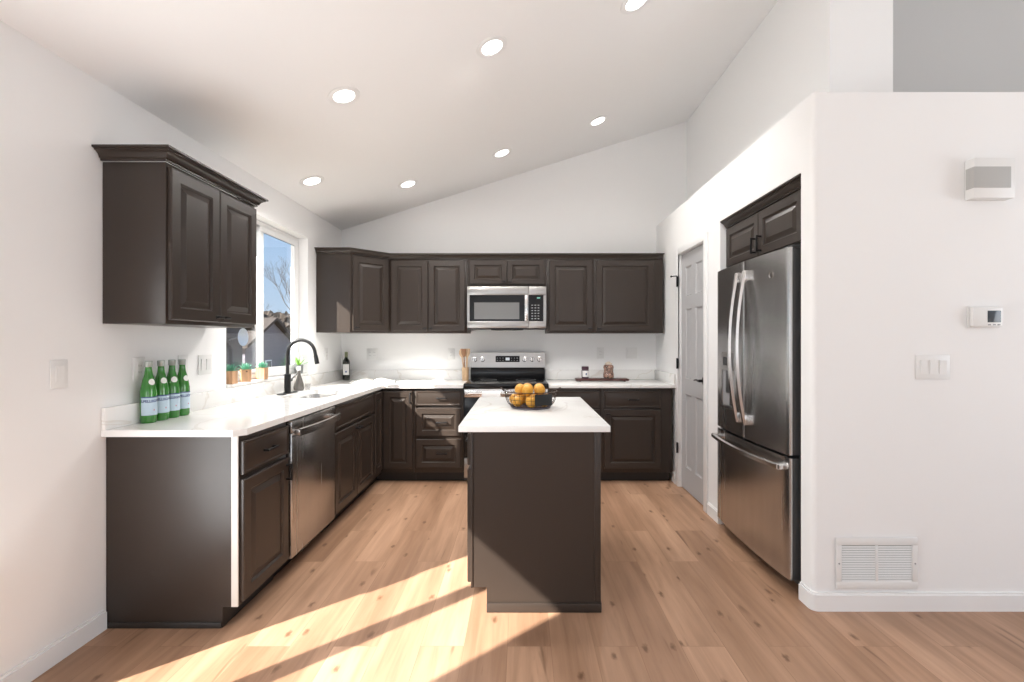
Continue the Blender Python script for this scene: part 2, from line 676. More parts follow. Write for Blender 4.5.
# partition facing the viewer with rounded corners
rr = 0.022
poly = []
for k in range(7):
    a = PI + k * (PI / 2) / 6
    poly.append((XR + rr + rr * math.cos(a), YP + rr + rr * math.sin(a)))
poly += [(XE, YP), (XE, AL0), (XR, AL0)]
struct('wall_partition', MB().prism(poly, 0, LED, 'z'), 'wall_paint',
       'white half-height wall facing the viewer with vent grille and thermostat', 'wall', 40)
struct('wall_ledge', MB().box(XR + 0.10, AL0, LED - 0.04, XE, YB, LED - 0.002), 'wall_paint',
       'white plant ledge on top of the low walls above the refrigerator', 'ledge', 0)
m = MB()
m.box(XU, YU, LED - 0.002, XU + 0.12, YB, 5.0)
m.box(XU + 0.12, YU, LED - 0.002, 2.087, YU + 0.12, 5.0)
struct('wall_upper', m, 'wall_paint', 'white upper wall set back above the plant ledge', 'wall', 0)
struct('wall_loft', MB().box(2.0, 3.2, LED - 0.002, XE, 3.3, 5.0), 'loft_grey',
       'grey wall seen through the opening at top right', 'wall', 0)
# the part of the house behind the viewer
m = MB()
w1 = (-1.4, 0.3, 0.5, 2.4)
w2 = (1.6, 3.9, 0.5, 2.4)
xs = [XL - T, w1[0], w1[1], w2[0], w2[1], XE]
for i in range(0, 5, 2):
    m.box(xs[i], YR - 0.12, 0, xs[i + 1], YR, 5.0)
for q in (w1, w2):
    m.box(q[0], YR - 0.12, 0, q[1], YR, q[2])
    m.box(q[0], YR - 0.12, q[3], q[1], YR, 5.0)
struct('wall_rear', m, 'wall_paint', 'white wall behind the viewer with two large windows', 'wall', 0)
m = MB()
m.box(XE, YR, 0, XE + 0.12, -0.3, 5.0)
m.box(XE, 2.0, 0, XE + 0.12, YB, 5.0)
m.box(XE, -0.3, 0, XE + 0.12, 2.0, 0.65)
m.box(XE, -0.3, 2.45, XE + 0.12, 2.0, 5.0)
struct('wall_side', m, 'wall_paint', 'white wall at the far right of the living room, out of view', 'wall', 0)

# eave outside the left wall
struct('roof_eave', MB().box(-2.45, YR, 2.33, XL - T, YB + 0.5, 2.43), 'trim_white',
       'white roof overhang outside above the kitchen window', 'eave', 0)


# baseboards
def board(name, x0, y0, x1, y1, label, h=0.088):
    mb = MB()
    prof_in = 0.006
    mb.box(x0, y0, 0.0, x1, y1, h - 0.01, 0.0)
    # small top bead
    mb.box(x0 + (prof_in if x1 - x0 < 0.03 and x0 > 0 else 0), y0 + (prof_in if y1 - y0 < 0.03 else 0), h - 0.01,
           x1 - (prof_in if x1 - x0 < 0.03 and x0 < 0 else 0), y1, h, 0.0)
    return struct(name, mb, 'trim_white', label, 'baseboard', 0)


board('baseboard_left', XL, SL1 + 0.07, XL + 0.014, 2.122, 'white baseboard along the left wall up to the cabinet run')
board('baseboard_left.001', XL, YR, XL + 0.014, SL0 - 0.07, 'white baseboard on the left wall behind the viewer')
m = MB()
for h0, h1, o in ((0, 0.078, 0.014), (0.078, 0.088, 0.008)):
    pl = [(XR - o, AL0 - 0.003), (XR - o, YP + rr)]
    for k in range(1, 7):
        a = PI + k * (PI / 2) / 6
        pl.append((XR + rr + (rr + o) * math.cos(a), YP + rr + (rr + o) * math.sin(a)))
    pl += [(XE - 0.01, YP - o), (XE - 0.01, YP), (XR + rr, YP)]
    for k in range(5, -1, -1):
        a = PI + k * (PI / 2) / 6
        pl.append((XR + rr + rr * math.cos(a), YP + rr + rr * math.sin(a)))
    pl += [(XR, AL0 - 0.003)]
    m.prism(pl, h0, h1, 'z')
struct('baseboard_partition', m, 'trim_white', 'white baseboard wrapping the rounded corner under the vent grille', 'baseboard', 40)
board('baseboard_right', XR - 0.014, AL1 + 0.002, XR, DR0 - 0.075, 'short white baseboard between refrigerator and pantry door')
board('baseboard_right.001', XR - 0.014, DR1 + 0.075, XR, 4.372, 'short white baseboard between pantry door and base cabinet')

# ------------------------------------------------------------------ kitchen window
win = thing('window_1', 'white two-pane sliding window above the sink', 'window', (-1.995, KW0, KS + 0.02), 0, kind='structure')
W, H = KW1 - KW0, KH - KS - 0.02


def frame_yz(mb, y0, z0, y1, z1, t, x0, x1, bev=0.004):
    mb.box(x0, y0, z0, x1, y1, z0 + t, bev)
    mb.box(x0, y0, z1 - t, x1, y1, z1, bev)
    mb.box(x0, y0, z0 + t, x1, y0 + t, z1 - t, bev)
    mb.box(x0, y1 - t, z0 + t, x1, y1, z1 - t, bev)


m = MB()
frame_yz(m, 0.002, 0.002, W - 0.002, H - 0.002, 0.035, -0.025, 0.03)
m.build('window_frame', 'vinyl_white', win)
m = MB()
frame_yz(m, 0.03, 0.03, W / 2 + 0.03, H - 0.03, 0.04, -0.018, 0.004)
m.build('sash', 'vinyl_white', win)
m = MB()
frame_yz(m, W / 2 - 0.03, 0.03, W - 0.03, H - 0.03, 0.045, 0.005, 0.027)
s2 = m.build('sash', 'vinyl_white', win)
MB().box(-0.009, 0.068, 0.068, -0.005, W / 2 - 0.008, H - 0.068).build('pane', 'window_glass', win)
MB().box(0.014, W / 2 + 0.013, 0.073, 0.018, W - 0.073, H - 0.073).build('pane', 'window_glass', win)
MB().box(0.027, W / 2 - 0.024, H * 0.48, 0.040, W / 2 - 0.004, H * 0.48 + 0.07, 0.003).build('latch', 'vinyl_white', s2)
tag(MB().box(-2.02, KW0 + 0.001, KS + 0.0005, -1.878, KW1 - 0.001, KS + 0.0195, 0.003).build('trim_1', 'quartz'),
    'white window sill holding the small potted plants', 'window sill', kind='structure')

# ------------------------------------------------------------------ sliding glass door (just outside the picture on the left)
sl = thing('door_2', 'white sliding glass patio door on the left wall beside the viewer', 'patio door', (-1.955, SL0, 0.0), 0, kind='structure')
SW = SL1 - SL0
m = MB()
m.box(-0.065, 0.002, 0.0, 0.066, 0.04, 2.035, 0.004)
m.box(-0.065, SW - 0.04, 0.0, 0.066, SW - 0.002, 2.035, 0.004)
m.box(-0.065, 0.04, 1.995, 0.066, SW - 0.04, 2.035, 0.004)
m.box(-0.065, 0.04, 0.0, 0.066, SW - 0.04, 0.03, 0.004)
m.build('door_frame', 'vinyl_white', sl)
for (a, b_, xx) in ((0.042, 0.76, -0.045), (0.70, SW - 0.042, 0.010)):
    m = MB()
    frame_yz(m, a, 0.032, b_, 1.993, 0.07, xx, xx + 0.035)
    q = m.build('door_panel', 'vinyl_white', sl)
    MB().box(xx + 0.014, a + 0.068, 0.10, xx + 0.018, b_ - 0.068, 1.925).build('pane', 'window_glass', q)
MB().box(0.045, SW - 0.105, 0.95, 0.075, SW - 0.085, 1.15, 0.004).build('handle', 'vinyl_white', sl)

# rear windows
for i, q in enumerate((w1, w2)):
    t_ = thing('window_%d' % (i + 2), ['narrower', 'wider'][i] + ' white framed window in the wall behind the viewer', 'window',
               (q[0], YR - 0.06, q[2]), 0, kind='structure')
    m = MB()
    ww, hh = q[1] - q[0], q[3] - q[2]
    for (a, c, b_, d) in ((0, 0, ww, 0.05), (0, hh - 0.05, ww, hh), (0, 0.05, 0.05, hh - 0.05), (ww - 0.05, 0.05, ww, hh - 0.05),
                          (ww / 2 - 0.03, 0.05, ww / 2 + 0.03, hh - 0.05)):
        m.box(a, -0.03, c, b_, 0.03, d, 0.004)
    m.build('window_frame', 'vinyl_white', t_)
    MB().box(0.05, -0.003, 0.05, ww - 0.05, 0.003, hh - 0.05).build('pane', 'window_glass', t_)

# ------------------------------------------------------------------ pantry door
pd = thing('door_1', 'grey six-panel pantry door with black lever and hinges', 'door', (XR, DR1, 0), -PI / 2, kind='structure')
DW_, DH = DR1 - DR0, DRZ


def panel_rings(mb, x, z, wd, h, t, rail, kind='raised', y0=0.0):
    """door front in the x-z plane facing -y, back at y0, front at y0-t"""
    def rc(i, y):
        return [(x + i, y, z + i), (x + wd - i, y, z + i), (x + wd - i, y, z + h - i), (x + i, y, z + h - i)]
    f = y0 - t
    L_ = [rc(0, y0), rc(0, f + 0.004), rc(0.004, f)]
    if kind == 'raised':
        L_ += [rc(rail, f), rc(rail + 0.004, f + 0.004), rc(rail + 0.007, f + 0.010), rc(rail + 0.013, f + 0.011),
               rc(rail + 0.036, f + 0.002), rc(rail + 0.039, f + 0.0005)]
    elif kind == 'slab':
        L_ += [rc(0.012, f - 0.0), rc(0.016, f + 0.002), rc(0.020, f + 0.002), rc(0.026, f)]
    elif kind == 'inset':
        L_ = [rc(0, y0), rc(0.006, y0 + 0.007), rc(0.012, y0 + 0.008), rc(0.034, y0 + 0.002), rc(0.036, y0 + 0.0015)]
    mb.rings(L_, cap0=(kind != 'inset'))


# slab with six sunk and raised panels
def six_panel(mb, wd, h, t):
    b = bmesh.new()
    xs_ = [0, 0.10, wd / 2 - 0.045, wd / 2 + 0.045, wd - 0.10, wd]
    zs_ = [0, 0.20, 0.83, 0.97, 1.57, 1.68, h - 0.12, h]
    holes = {(1, 1), (3, 1), (1, 3), (3, 3), (1, 5), (3, 5)}
    vv = {}
    for i, X in enumerate(xs_):
        for k, Z in enumerate(zs_):
            vv[i, k] = b.verts.new((X, -t, Z))
    for i in range(5):
        for k in range(7):
            q = [vv[i, k], vv[i + 1, k], vv[i + 1, k + 1], vv[i, k + 1]]
            if (i, k) in holes:
                x0, x1, z0, z1 = xs_[i], xs_[i + 1], zs_[k], zs_[k + 1]
                prev = q
                for ins, dy in ((0.008, 0.010), (0.016, 0.011), (0.040, 0.004), (0.043, 0.004)):
                    cur = [b.verts.new(p) for p in ((x0 + ins, -t + dy, z0 + ins), (x1 - ins, -t + dy, z0 + ins),
                                                    (x1 - ins, -t + dy, z1 - ins), (x0 + ins, -t + dy, z1 - ins))]
                    for j in range(4):
                        b.faces.new((prev[j], prev[(j + 1) % 4], cur[(j + 1) % 4], cur[j]))
                    prev = cur
                b.faces.new(prev)
            else:
                b.faces.new(q)
    mb.merge(b)
    mb.box(0, -t + 0.012, 0, wd, 0, h)


m = MB()
six_panel(m, DW_, DH - 0.012, 0.035)
leaf = m.build('door_leaf', 'door_grey', pd, loc=(0, 0.052, 0.008))
m = MB()
m.lathe([(0.0005, 0.0), (0.030, -0.001), (0.030, -0.008), (0.012, -0.011), (0.011, -0.045), (0.0005, -0.046)], (0, 0, 0), 20, 'y')
m.tube([(0, -0.040, 0), (-0.02, -0.042, 0), (-0.06, -0.040, 0.004), (-0.11, -0.038, -0.004)], [0.009, 0.009, 0.007, 0.006])
m.build('lever_handle', 'matte_black', leaf, loc=(DW_ - 0.06, -0.0355, 0.98))
for z in (0.35, 1.10, 1.83):
    m = MB()
    m.box(-0.008, -0.022, z - 0.045, 0.010, -0.014, z + 0.045, 0.001)
    m.lathe([(0.0005, -0.048), (0.006, -0.047), (0.006, 0.047), (0.0005, 0.048)], (-0.002, -0.024, z), 12)
    m.build('hinge', 'matte_black', pd)
m = MB()
m.tube([(0.0, -0.024, 1.88), (-0.02, -0.05, 1.88), (-0.035, -0.062, 1.88)], 0.005)
m.sphere((-0.036, -0.064, 1.88), 0.009)
m.build('door_stop', 'matte_black', pd)
m = MB()      # casing and jambs
cw = 0.060
for (a, c, b_, d) in ((-cw - 0.004, 0, -0.004, DH + cw), (DW_ + 0.004, 0, DW_ + cw + 0.004, DH + cw), (-0.004, DH + 0.004, DW_ + 0.004, DH + cw)):
    m.box(a, -0.017, c, b_, 0.0, d, 0.004)
m.box(-0.012, 0, 0, -0.001, 0.10, DH + 0.01)
m.box(DW_ + 0.001, 0, 0, DW_ + 0.012, 0.10, DH + 0.01)
m.box(-0.012, 0, DH, DW_ + 0.012, 0.10, DH + 0.011)
m.build('door_casing', 'trim_white', pd)

# ------------------------------------------------------------------ cabinets
FX = -1.285      # face of the left base run
FY = 4.310       # face of the back base run
ZTOE, ZB = 0.095, 0.8685


def bar_pull(parent, x, z, y, length=0.10, vertical=False):
    mb = MB()
    r = 0.0055
    h = length / 2
    if vertical:
        mb.box(x - r, y - 0.032, z - h, x + r, y - 0.022, z + h, 0.002)
        for s in (-1, 1):
            mb.box(x - r, y - 0.024, z + s * (h - 0.008) - r, x + r, y, z + s * (h - 0.008) + r, 0.001)
    else:
        mb.box(x - h, y - 0.032, z - r, x + h, y - 0.022, z + r, 0.002)
        for s in (-1, 1):
            mb.box(x + s * (h - 0.008) - r, y - 0.024, z - r, x + s * (h - 0.008) + r, y, z + r, 0.001)
    return mb.build('handle', 'matte_black', parent)


def t_knob(parent, x, z, y):
    mb = MB()
    mb.lathe([(0.0005, 0), (0.010, -0.001), (0.006, -0.004), (0.006, -0.020), (0.0005, -0.0205)], (x, y, z), 12, 'y')
    mb.box(x - 0.022, y - 0.030, z - 0.006, x + 0.022, y - 0.019, z + 0.006, 0.003)
    return mb.build('knob', 'matte_black', parent)


def door(parent, x, z, wd, h, rail=0.055, kind='raised', name='door', t=0.019, knob=None, pull=None):
    mb = MB()
    panel_rings(mb, x, z, wd, h, t, rail, kind)
    d = mb.build(name, 'espresso', parent, smooth=25, loc=(0, -0.001, 0))
    if knob:
        t_knob(d, knob[0], knob[1], -t)
    if pull:
        bar_pull(d, pull[0], pull[1], -t, pull[3] if len(pull) > 3 else 0.10, pull[2])
    return d


def base_body(parent, wd, d=0.598, toe=0.07):
    mb = MB()
    mb.box(0.0005, 0, ZTOE, wd - 0.0005, d, ZB, 0.001)
    mb.build('cabinet_body', 'espresso', parent)
    MB().box(0.0005, toe, 0.001, wd - 0.0005, d, ZTOE - 0.0005).build('toe_kick', 'espresso_dark', parent)


# near end cabinet of the left run
Y0 = 2.136
c = thing('base_cabinet', 'dark brown end base cabinet with one drawer and one door, beside the dishwasher', 'cabinet', (FX, Y0, 0), PI / 2)
base_body(c, 0.430)
door(c, 0.008, 0.690, 0.412, 0.150, kind='slab', name='drawer', pull=(0.214, 0.765, False))
door(c, 0.008, 0.112, 0.412, 0.555, pull=(0.395, 0.595, True, 0.09))
m = MB()
m.prism([(0.004, ZTOE), (0.004, ZB), (0.597, ZB), (0.597, 0.001), (0.07, 0.001), (0.07, ZTOE)], -0.006, 0.0, 'x')
m.build('end_panel', 'espresso', c)
MB().box(-0.014, 0.072, 0.001, -0.0065, 0.597, 0.028, 0.003).build('shoe_molding', 'espresso_dark', c)
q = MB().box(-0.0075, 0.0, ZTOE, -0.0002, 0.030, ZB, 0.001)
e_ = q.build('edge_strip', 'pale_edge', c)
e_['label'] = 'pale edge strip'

# sink base
Y2 = 3.176
c = thing('base_cabinet', 'wide dark brown sink base cabinet with two doors, under the sink', 'cabinet', (FX, Y2, 0), PI / 2)
SBW = 0.893
m = MB()
m.box(0.0005, 0, ZTOE, SBW - 0.0005, 0.02, ZB, 0.001)
m.box(0.0005, 0.02, ZTOE, 0.018, 0.598, ZB)
m.box(SBW - 0.018, 0.02, ZTOE, SBW - 0.0005, 0.598, ZB)
m.box(0.018, 0.58, ZTOE, SBW - 0.018, 0.598, ZB)
m.box(0.018, 0.02, ZTOE, SBW - 0.018, 0.58, ZTOE + 0.018)
m.build('cabinet_body', 'espresso', c)
MB().box(0.0005, 0.07, 0.001, SBW - 0.0005, 0.598, ZTOE - 0.0005).build('toe_kick', 'espresso_dark', c)
door(c, 0.020, 0.690, SBW - 0.04, 0.150, kind='slab', name='false_front')
door(c, 0.020, 0.112, SBW / 2 - 0.022, 0.555, knob=(SBW / 2 - 0.03, 0.635))
door(c, SBW / 2 + 0.002, 0.112, SBW / 2 - 0.022, 0.555, knob=(SBW / 2 + 0.03, 0.635))

# corner base with two-leaf door
Y3 = Y2 + SBW + 0.001
XC = -0.984
c = thing('corner_base_cabinet', 'dark brown corner base cabinet with folding two-leaf door, in the inner corner', 'cabinet', (0, 0, 0), 0)
pl = [(XL + 0.002, Y3), (FX, Y3), (FX, FY), (XC, FY), (XC, YB - 0.002), (XL + 0.002, YB - 0.002)]
MB().prism(pl, ZTOE, ZB).build('cabinet_body', 'espresso', c)
pl2 = [(XL + 0.002, Y3), (FX - 0.07, Y3), (FX - 0.07, FY + 0.07), (XC, FY + 0.07), (XC, YB - 0.002), (XL + 0.002, YB - 0.002)]
MB().prism(pl2, 0.001, ZTOE - 0.0005).build('toe_kick', 'espresso_dark', c)
m = MB()
panel_rings(m, 0.006, 0.132, FY - Y3 - 0.028, 0.708, 0.019, 0.05)
d = m.build('door_leaf', 'espresso', c, smooth=25)
d.location = (FX + 0.001, Y3, 0)
d.rotation_euler = (0, 0, PI / 2)
m = MB()
panel_rings(m, 0.023, 0.132, XC - FX - 0.035, 0.708, 0.019, 0.055)
d = m.build('door_leaf', 'espresso', c, smooth=25)
d.location = (FX, FY - 0.001, 0)
bar_pull(d, XC - FX - 0.028, 0.78, -0.019, 0.10, True)

# drawer base left of the range
XD = XC + 0.001
DWD = -0.531 - XD
c = thing('drawer_base_cabinet', 'dark brown three-drawer base cabinet left of the range', 'cabinet', (XD, FY, 0), 0)
base_body(c, DWD)
door(c, 0.022, 0.708, DWD - 0.044, 0.135, kind='slab', name='drawer', pull=(DWD / 2 + 0.03, 0.778, False))
door(c, 0.022, 0.430, DWD - 0.044, 0.255, rail=0.05, name='drawer', pull=(DWD / 2 + 0.03, 0.558, False))
door(c, 0.022, 0.140, DWD - 0.044, 0.262, rail=0.05, name='drawer', pull=(DWD / 2 + 0.03, 0.273, False))

# right of the range
XA = 0.252
WA = 0.486
c = thing('base_cabinet', 'dark brown narrow base cabinet right of the range, half hidden by the island', 'cabinet', (XA, FY, 0), 0)
base_body(c, WA)
door(c, 0.022, 0.690, WA - 0.044, 0.150, kind='slab', name='drawer', pull=(WA / 2, 0.765, False))
door(c, 0.022, 0.132, WA - 0.044, 0.540, knob=(0.05, 0.635))
XA2 = XA + WA + 0.001
WA2 = 1.380 - XA2
c = thing('base_cabinet', 'dark brown base cabinet in the back right corner beside the pantry door', 'cabinet', (XA2, FY, 0), 0)
base_body(c, WA2)
door(c, 0.018, 0.690, WA2 - 0.122, 0.150, kind='slab', name='drawer', pull=((WA2 - 0.1) / 2 + 0.01, 0.765, False))
door(c, 0.018, 0.132, WA2 - 0.122, 0.540, knob=(0.05, 0.635))

# ------------------------------------------------------------------ countertops
def rrect(cx, cy, hx, hy, r, n=6):
    pts = []
    for (sx, sy, a0) in ((1, 1, 0), (-1, 1, PI / 2), (-1, -1, PI), (1, -1, 1.5 * PI)):
        for k in range(n + 1):
            a = a0 + k * (PI / 2) / n
            pts.append((cx + sx * (hx - r) + r * math.cos(a), cy + sy * (hy - r) + r * math.sin(a)))
    return pts


SKX, SKY, SHX, SHY = -1.555, 3.555, 0.165, 0.270
CT0, CT1 = 0.870, 0.900
ct = thing('countertop', 'white quartz L-shaped countertop with sink cutout along left and back walls', 'countertop', (0, 0, 0), 0)
outer = [(XL + 0.002, 2.105), (FX - 0.010, 2.105), (FX + 0.030, 2.150), (FX + 0.030, FY - 0.030), (-0.532, FY - 0.030), (-0.532, YB - 0.002), (XL + 0.002, YB - 0.002)]
hole = rrect(SKX, SKY, SHX, SHY, 0.09)
b = bmesh.new()
for lp in (outer, hole):
    vv = [b.verts.new((p[0], p[1], CT1)) for p in lp]
    for i in range(len(vv)):
        b.edges.new((vv[i], vv[(i + 1) % len(vv)]))
bmesh.ops.triangle_fill(b, use_beauty=True, use_dissolve=False, edges=b.edges[:])
ext = bmesh.ops.extrude_face_region(b, geom=b.faces[:])
for v in [g for g in ext['geom'] if isinstance(g, bmesh.types.BMVert)]:
    v.co.z = CT0
bmesh.ops.recalc_face_normals(b, faces=b.faces[:])
MB().merge(b).build('slab', 'quartz', ct, smooth=20)
MB().box(XL + 0.002, 2.105, CT1, XL + 0.020, YB - 0.002, 0.999, 0.002).build('backsplash', 'quartz', ct)
MB().box(XL + 0.0205, YB - 0.020, CT1, -0.532, YB - 0.002, 0.999, 0.002).build('backsplash', 'quartz', ct)
ct = thing('countertop', 'white quartz countertop right of the range holding the dark tray', 'countertop', (0, 0, 0), 0)
MB().box(0.251, FY - 0.030, CT0, XR - 0.003, YB - 0.002, CT1, 0.003).build('slab', 'quartz', ct)
MB().box(0.251, YB - 0.020, CT1, XR - 0.0215, YB - 0.002, 0.999, 0.002).build('backsplash', 'quartz', ct)
MB().box(XR - 0.021, FY - 0.028, CT1, XR - 0.003, YB - 0.002, 0.999, 0.002).build('backsplash', 'quartz', ct)

# sink
sk = thing('sink', 'stainless steel undermount sink bowl in the left countertop', 'sink', (SKX, SKY, 0.67), 0)
loops = []
for (e, z, r) in ((0.018, 0.199, 0.095), (0.002, 0.199, 0.09), (0.0, 0.19, 0.09), (-0.01, 0.03, 0.08), (-0.03, 0.008, 0.07), (-0.07, 0.002, 0.05)):
    loops.append([(p[0], p[1], z) for p in rrect(0, 0, SHX + e, SHY + e, r)])
for (e, z, r) in ((-0.07, -0.001, 0.05), (-0.028, 0.005, 0.07), (-0.007, 0.03, 0.08), (0.003, 0.19, 0.09), (0.018, 0.1975, 0.095)):
    loops.append([(p[0], p[1], z) for p in rrect(0, 0, SHX + e, SHY + e, r)])
m = MB()
m.rings(loops[:6], cap0=False, cap1=True)
m.build('bowl', 'sink_steel', sk, smooth=50)
MB().lathe([(0.0005, 0.0025), (0.035, 0.0025), (0.042, 0.006), (0.044, 0.003), (0.0005, 0.0022)], (0, 0, 0), 24).build('drain', 'chrome', sk)

# faucet
fx, fy = -1.785, 3.585
fa = thing('faucet', 'matte black gooseneck kitchen faucet with pull-down spout', 'faucet', (fx, fy, CT1 + 0.0005), 0)
MB().lathe([(0.0005, 0), (0.030, 0), (0.030, 0.006), (0.024, 0.010), (0.023, 0.145), (0.014, 0.150), (0.0005, 0.150)], seg=24).build('body', 'matte_black', fa)
MB().prism(rrect(0, 0, 0.032, 0.120, 0.031), 0, 0.005).build('deck_plate', 'matte_black', fa)
path = [(0, 0, 0.148), (0, 0, 0.29)]
for k in range(1, 13):
    a = PI - k * (PI * 0.93) / 12
    path.append((0.105 + 0.105 * math.cos(a), 0, 0.302 + 0.105 * math.sin(a)))
path.append((path[-1][0] + 0.007, 0, path[-1][2] - 0.035))
MB().tube(path, 0.0125, 14).build('spout', 'matte_black', fa)
e1, e2 = path[-1], (path[-1][0] + 0.012, 0, path[-1][2] - 0.065)
MB().tube([e1, e2], [0.0145, 0.0165], 14).build('spray_head', 'matte_black', fa)
m = MB()
m.tube([(0.0, 0.020, 0.10), (0.0, 0.055, 0.10)], 0.014)
m.tube([(0.0, 0.050, 0.10), (0.02, 0.058, 0.125), (0.045, 0.062, 0.150)], [0.008, 0.007, 0.005])
m.build('lever', 'matte_black', fa)

# ------------------------------------------------------------------ dishwasher
dw = thing('dishwasher', 'stainless steel dishwasher under the left countertop', 'dishwasher', (FX, 2.569, 0), PI / 2)
DWW = 0.604
MB().box(0.004, 0.012, 0.10, DWW - 0.004, 0.58, 0.862).build('tub', 'case_dark', dw)
MB().box(0.004, 0.075, 0.004, DWW - 0.004, 0.55, 0.098).build('toe_kick', 'matte_black', dw)
m = MB()
m.box(0.004, -0.028, 0.105, DWW - 0.004, 0.010, 0.792, 0.006)
dd = m.build('door', 'stainless_dark', dw)
MB().box(0.004, -0.028, 0.795, DWW - 0.004, 0.010, 0.860, 0.005).build('control_strip', 'stainless_dark', dw)
m = MB()
n = 14
lo = []
for k in range(n + 1):
    u = k / n
    x = 0.02 + u * (DWW - 0.04)
    y = -0.060 - 0.020 * (1 - (2 * u - 1) ** 2)
    lo.append([(x, y, 0.775), (x, y - 0.012, 0.778), (x, y - 0.012, 0.815), (x, y, 0.818)])
m.rings(lo)
for x in (0.03, DWW - 0.03):
    m.box(x - 0.012, -0.064, 0.782, x + 0.012, -0.026, 0.811, 0.003)
m.build('handle', 'stainless_bright', dw)

# ------------------------------------------------------------------ wall cabinets
UZ0, UZ1 = 1.378, 2.105
UH = UZ1 - UZ0


def upper_body(parent, wd, d, h):
    MB().box(0.0004, 0, 0, wd - 0.0004, d, h, 0.001).build('cabinet_body', 'espresso', parent)


def crown(mb, path, z0, hgt=0.062, out=0.058, closed=False):
    """sweep a crown profile along a plan polyline; the outward side is right of travel"""
    k = out / 0.058
    j = hgt / 0.062
    prof = [(a * k, h * j) for a, h in ((0.0, 0.0), (0.012, 0.0), (0.012, 0.010), (0.019, 0.013), (0.021, 0.019), (0.027, 0.031), (0.039, 0.041), (0.046, 0.043), (0.046, 0.049), (0.058, 0.052), (0.058, 0.062), (0.0, 0.062))]
    pts = [Vector((p[0], p[1])) for p in path]
    loops = []
    for i, p in enumerate(pts):
        ns_ = []
        if i > 0:
            t = (pts[i] - pts[i - 1]).normalized()
            ns_.append(Vector((t.y, -t.x)))
        if i < len(pts) - 1:
            t = (pts[i + 1] - pts[i]).normalized()
            ns_.append(Vector((t.y, -t.x)))
        if len(ns_) == 2:
            bis = (ns_[0] + ns_[1]).normalized()
            mit = bis / bis.dot(ns_[0])
        else:
            mit = ns_[0]
        loops.append([(p.x + mit.x * a, p.y + mit.y * a, z0 + h) for a, h in prof])
    mb.rings(loops)


LF = -1.600
LW = 0.706
c = thing('wall_cabinet', 'dark brown two-door wall cabinet on the left wall above the green bottles', 'cabinet', (LF, 2.112, UZ0), PI / 2)
upper_body(c, LW, LF - XL - 0.002, UH)
door(c, 0.012, 0.018, LW / 2 - 0.014, UH - 0.036, knob=(LW / 2 - 0.028, 0.045))
door(c, LW / 2 + 0.002, 0.018, LW / 2 - 0.014, UH - 0.036, knob=(LW / 2 + 0.028, 0.045))
m = MB()
crown(m, [(0.0, LF - XL - 0.002), (0.0, 0.0), (LW, 0.0), (LW, LF - XL - 0.002)][::1], UH + 0.002, hgt=0.054, out=0.054)
m.build('crown_molding', 'espresso', c)

# diagonal corner
UF = 4.595       # face of the back wall cabinets
c = thing('corner_wall_cabinet', 'dark brown diagonal corner wall cabinet right of the window', 'cabinet', (-1.573, 4.312, UZ0), math.radians(45))
UXA = -1.290
pw = [(XL + 0.002, 4.312), (-1.573, 4.312), (UXA, UF), (UXA, YB - 0.002), (XL + 0.002, YB - 0.002)]
mi = Matrix.Rotation(-math.radians(45), 2)
pl = [tuple(mi @ Vector((p[0] + 1.573, p[1] - 4.312))) for p in pw]
MB().prism(pl, 0, UH).build('cabinet_body', 'espresso', c)
DG = math.hypot(UXA + 1.573, UF - 4.312)
door(c, 0.020, 0.018, DG - 0.040, UH - 0.036, knob=(0.048, 0.045))

c = thing('wall_cabinet', 'dark brown two-door wall cabinet left of the microwave', 'cabinet', (UXA + 0.001, UF, UZ0), 0)
WB = -0.531 - (UXA + 0.001)
upper_body(c, WB, YB - UF - 0.002, UH)
door(c, 0.018, 0.018, WB / 2 - 0.020, UH - 0.036, knob=(WB / 2 - 0.030, 0.045))
door(c, WB / 2 + 0.002, 0.018, WB / 2 - 0.020, UH - 0.036, knob=(WB / 2 + 0.030, 0.045))

c = thing('wall_cabinet', 'short dark brown two-door wall cabinet above the microwave', 'cabinet', (-0.530, UF, 1.835), 0)
WM = 0.774
HM = UZ1 - 1.835
upper_body(c, WM, YB - UF - 0.002, HM)
door(c, 0.024, 0.018, WM / 2 - 0.028, HM - 0.036, rail=0.045, knob=(WM / 2 - 0.030, 0.045))
door(c, WM / 2 + 0.004, 0.018, WM / 2 - 0.028, HM - 0.036, rail=0.045, knob=(WM / 2 + 0.032, 0.045))

c = thing('wall_cabinet', 'narrow dark brown single-door wall cabinet right of the microwave', 'cabinet', (0.245, UF, UZ0), 0)
WC = 0.465
upper_body(c, WC, YB - UF - 0.002, UH)
door(c, 0.024, 0.018, WC - 0.040, UH - 0.036, knob=(WC - 0.045, 0.045))
c = thing('wall_cabinet', 'wide dark brown single-door wall cabinet at the right end of the back wall', 'cabinet', (0.711, UF, UZ0), 0)
WE = 1.385 - 0.711
upper_body(c, WE, YB - UF - 0.002, UH)
door(c, 0.018, 0.018, WE - 0.110, UH - 0.036, knob=(0.045, 0.045))

m = MB()
crown(m, [(XL + 0.003, 4.312), (-1.573, 4.312), (UXA, UF), (1.385 - 0.06, UF)], UZ1 - 0.004, hgt=0.05, out=0.042)
m.box(-1.0, UF + 0.001, UZ1 + 0.0005, 1.385, UF + 0.03, UZ1 + 0.046)
m.box(1.32, UF - 0.042, UZ1 + 0.038, 1.385, UF, UZ1 + 0.046)
m.box(1.32, UF - 0.012, UZ1 + 0.0005, 1.385, UF, UZ1 + 0.038)
tag(m.build('crown_molding', 'espresso'), 'dark brown crown molding running along the top of the back wall cabinets', 'molding')

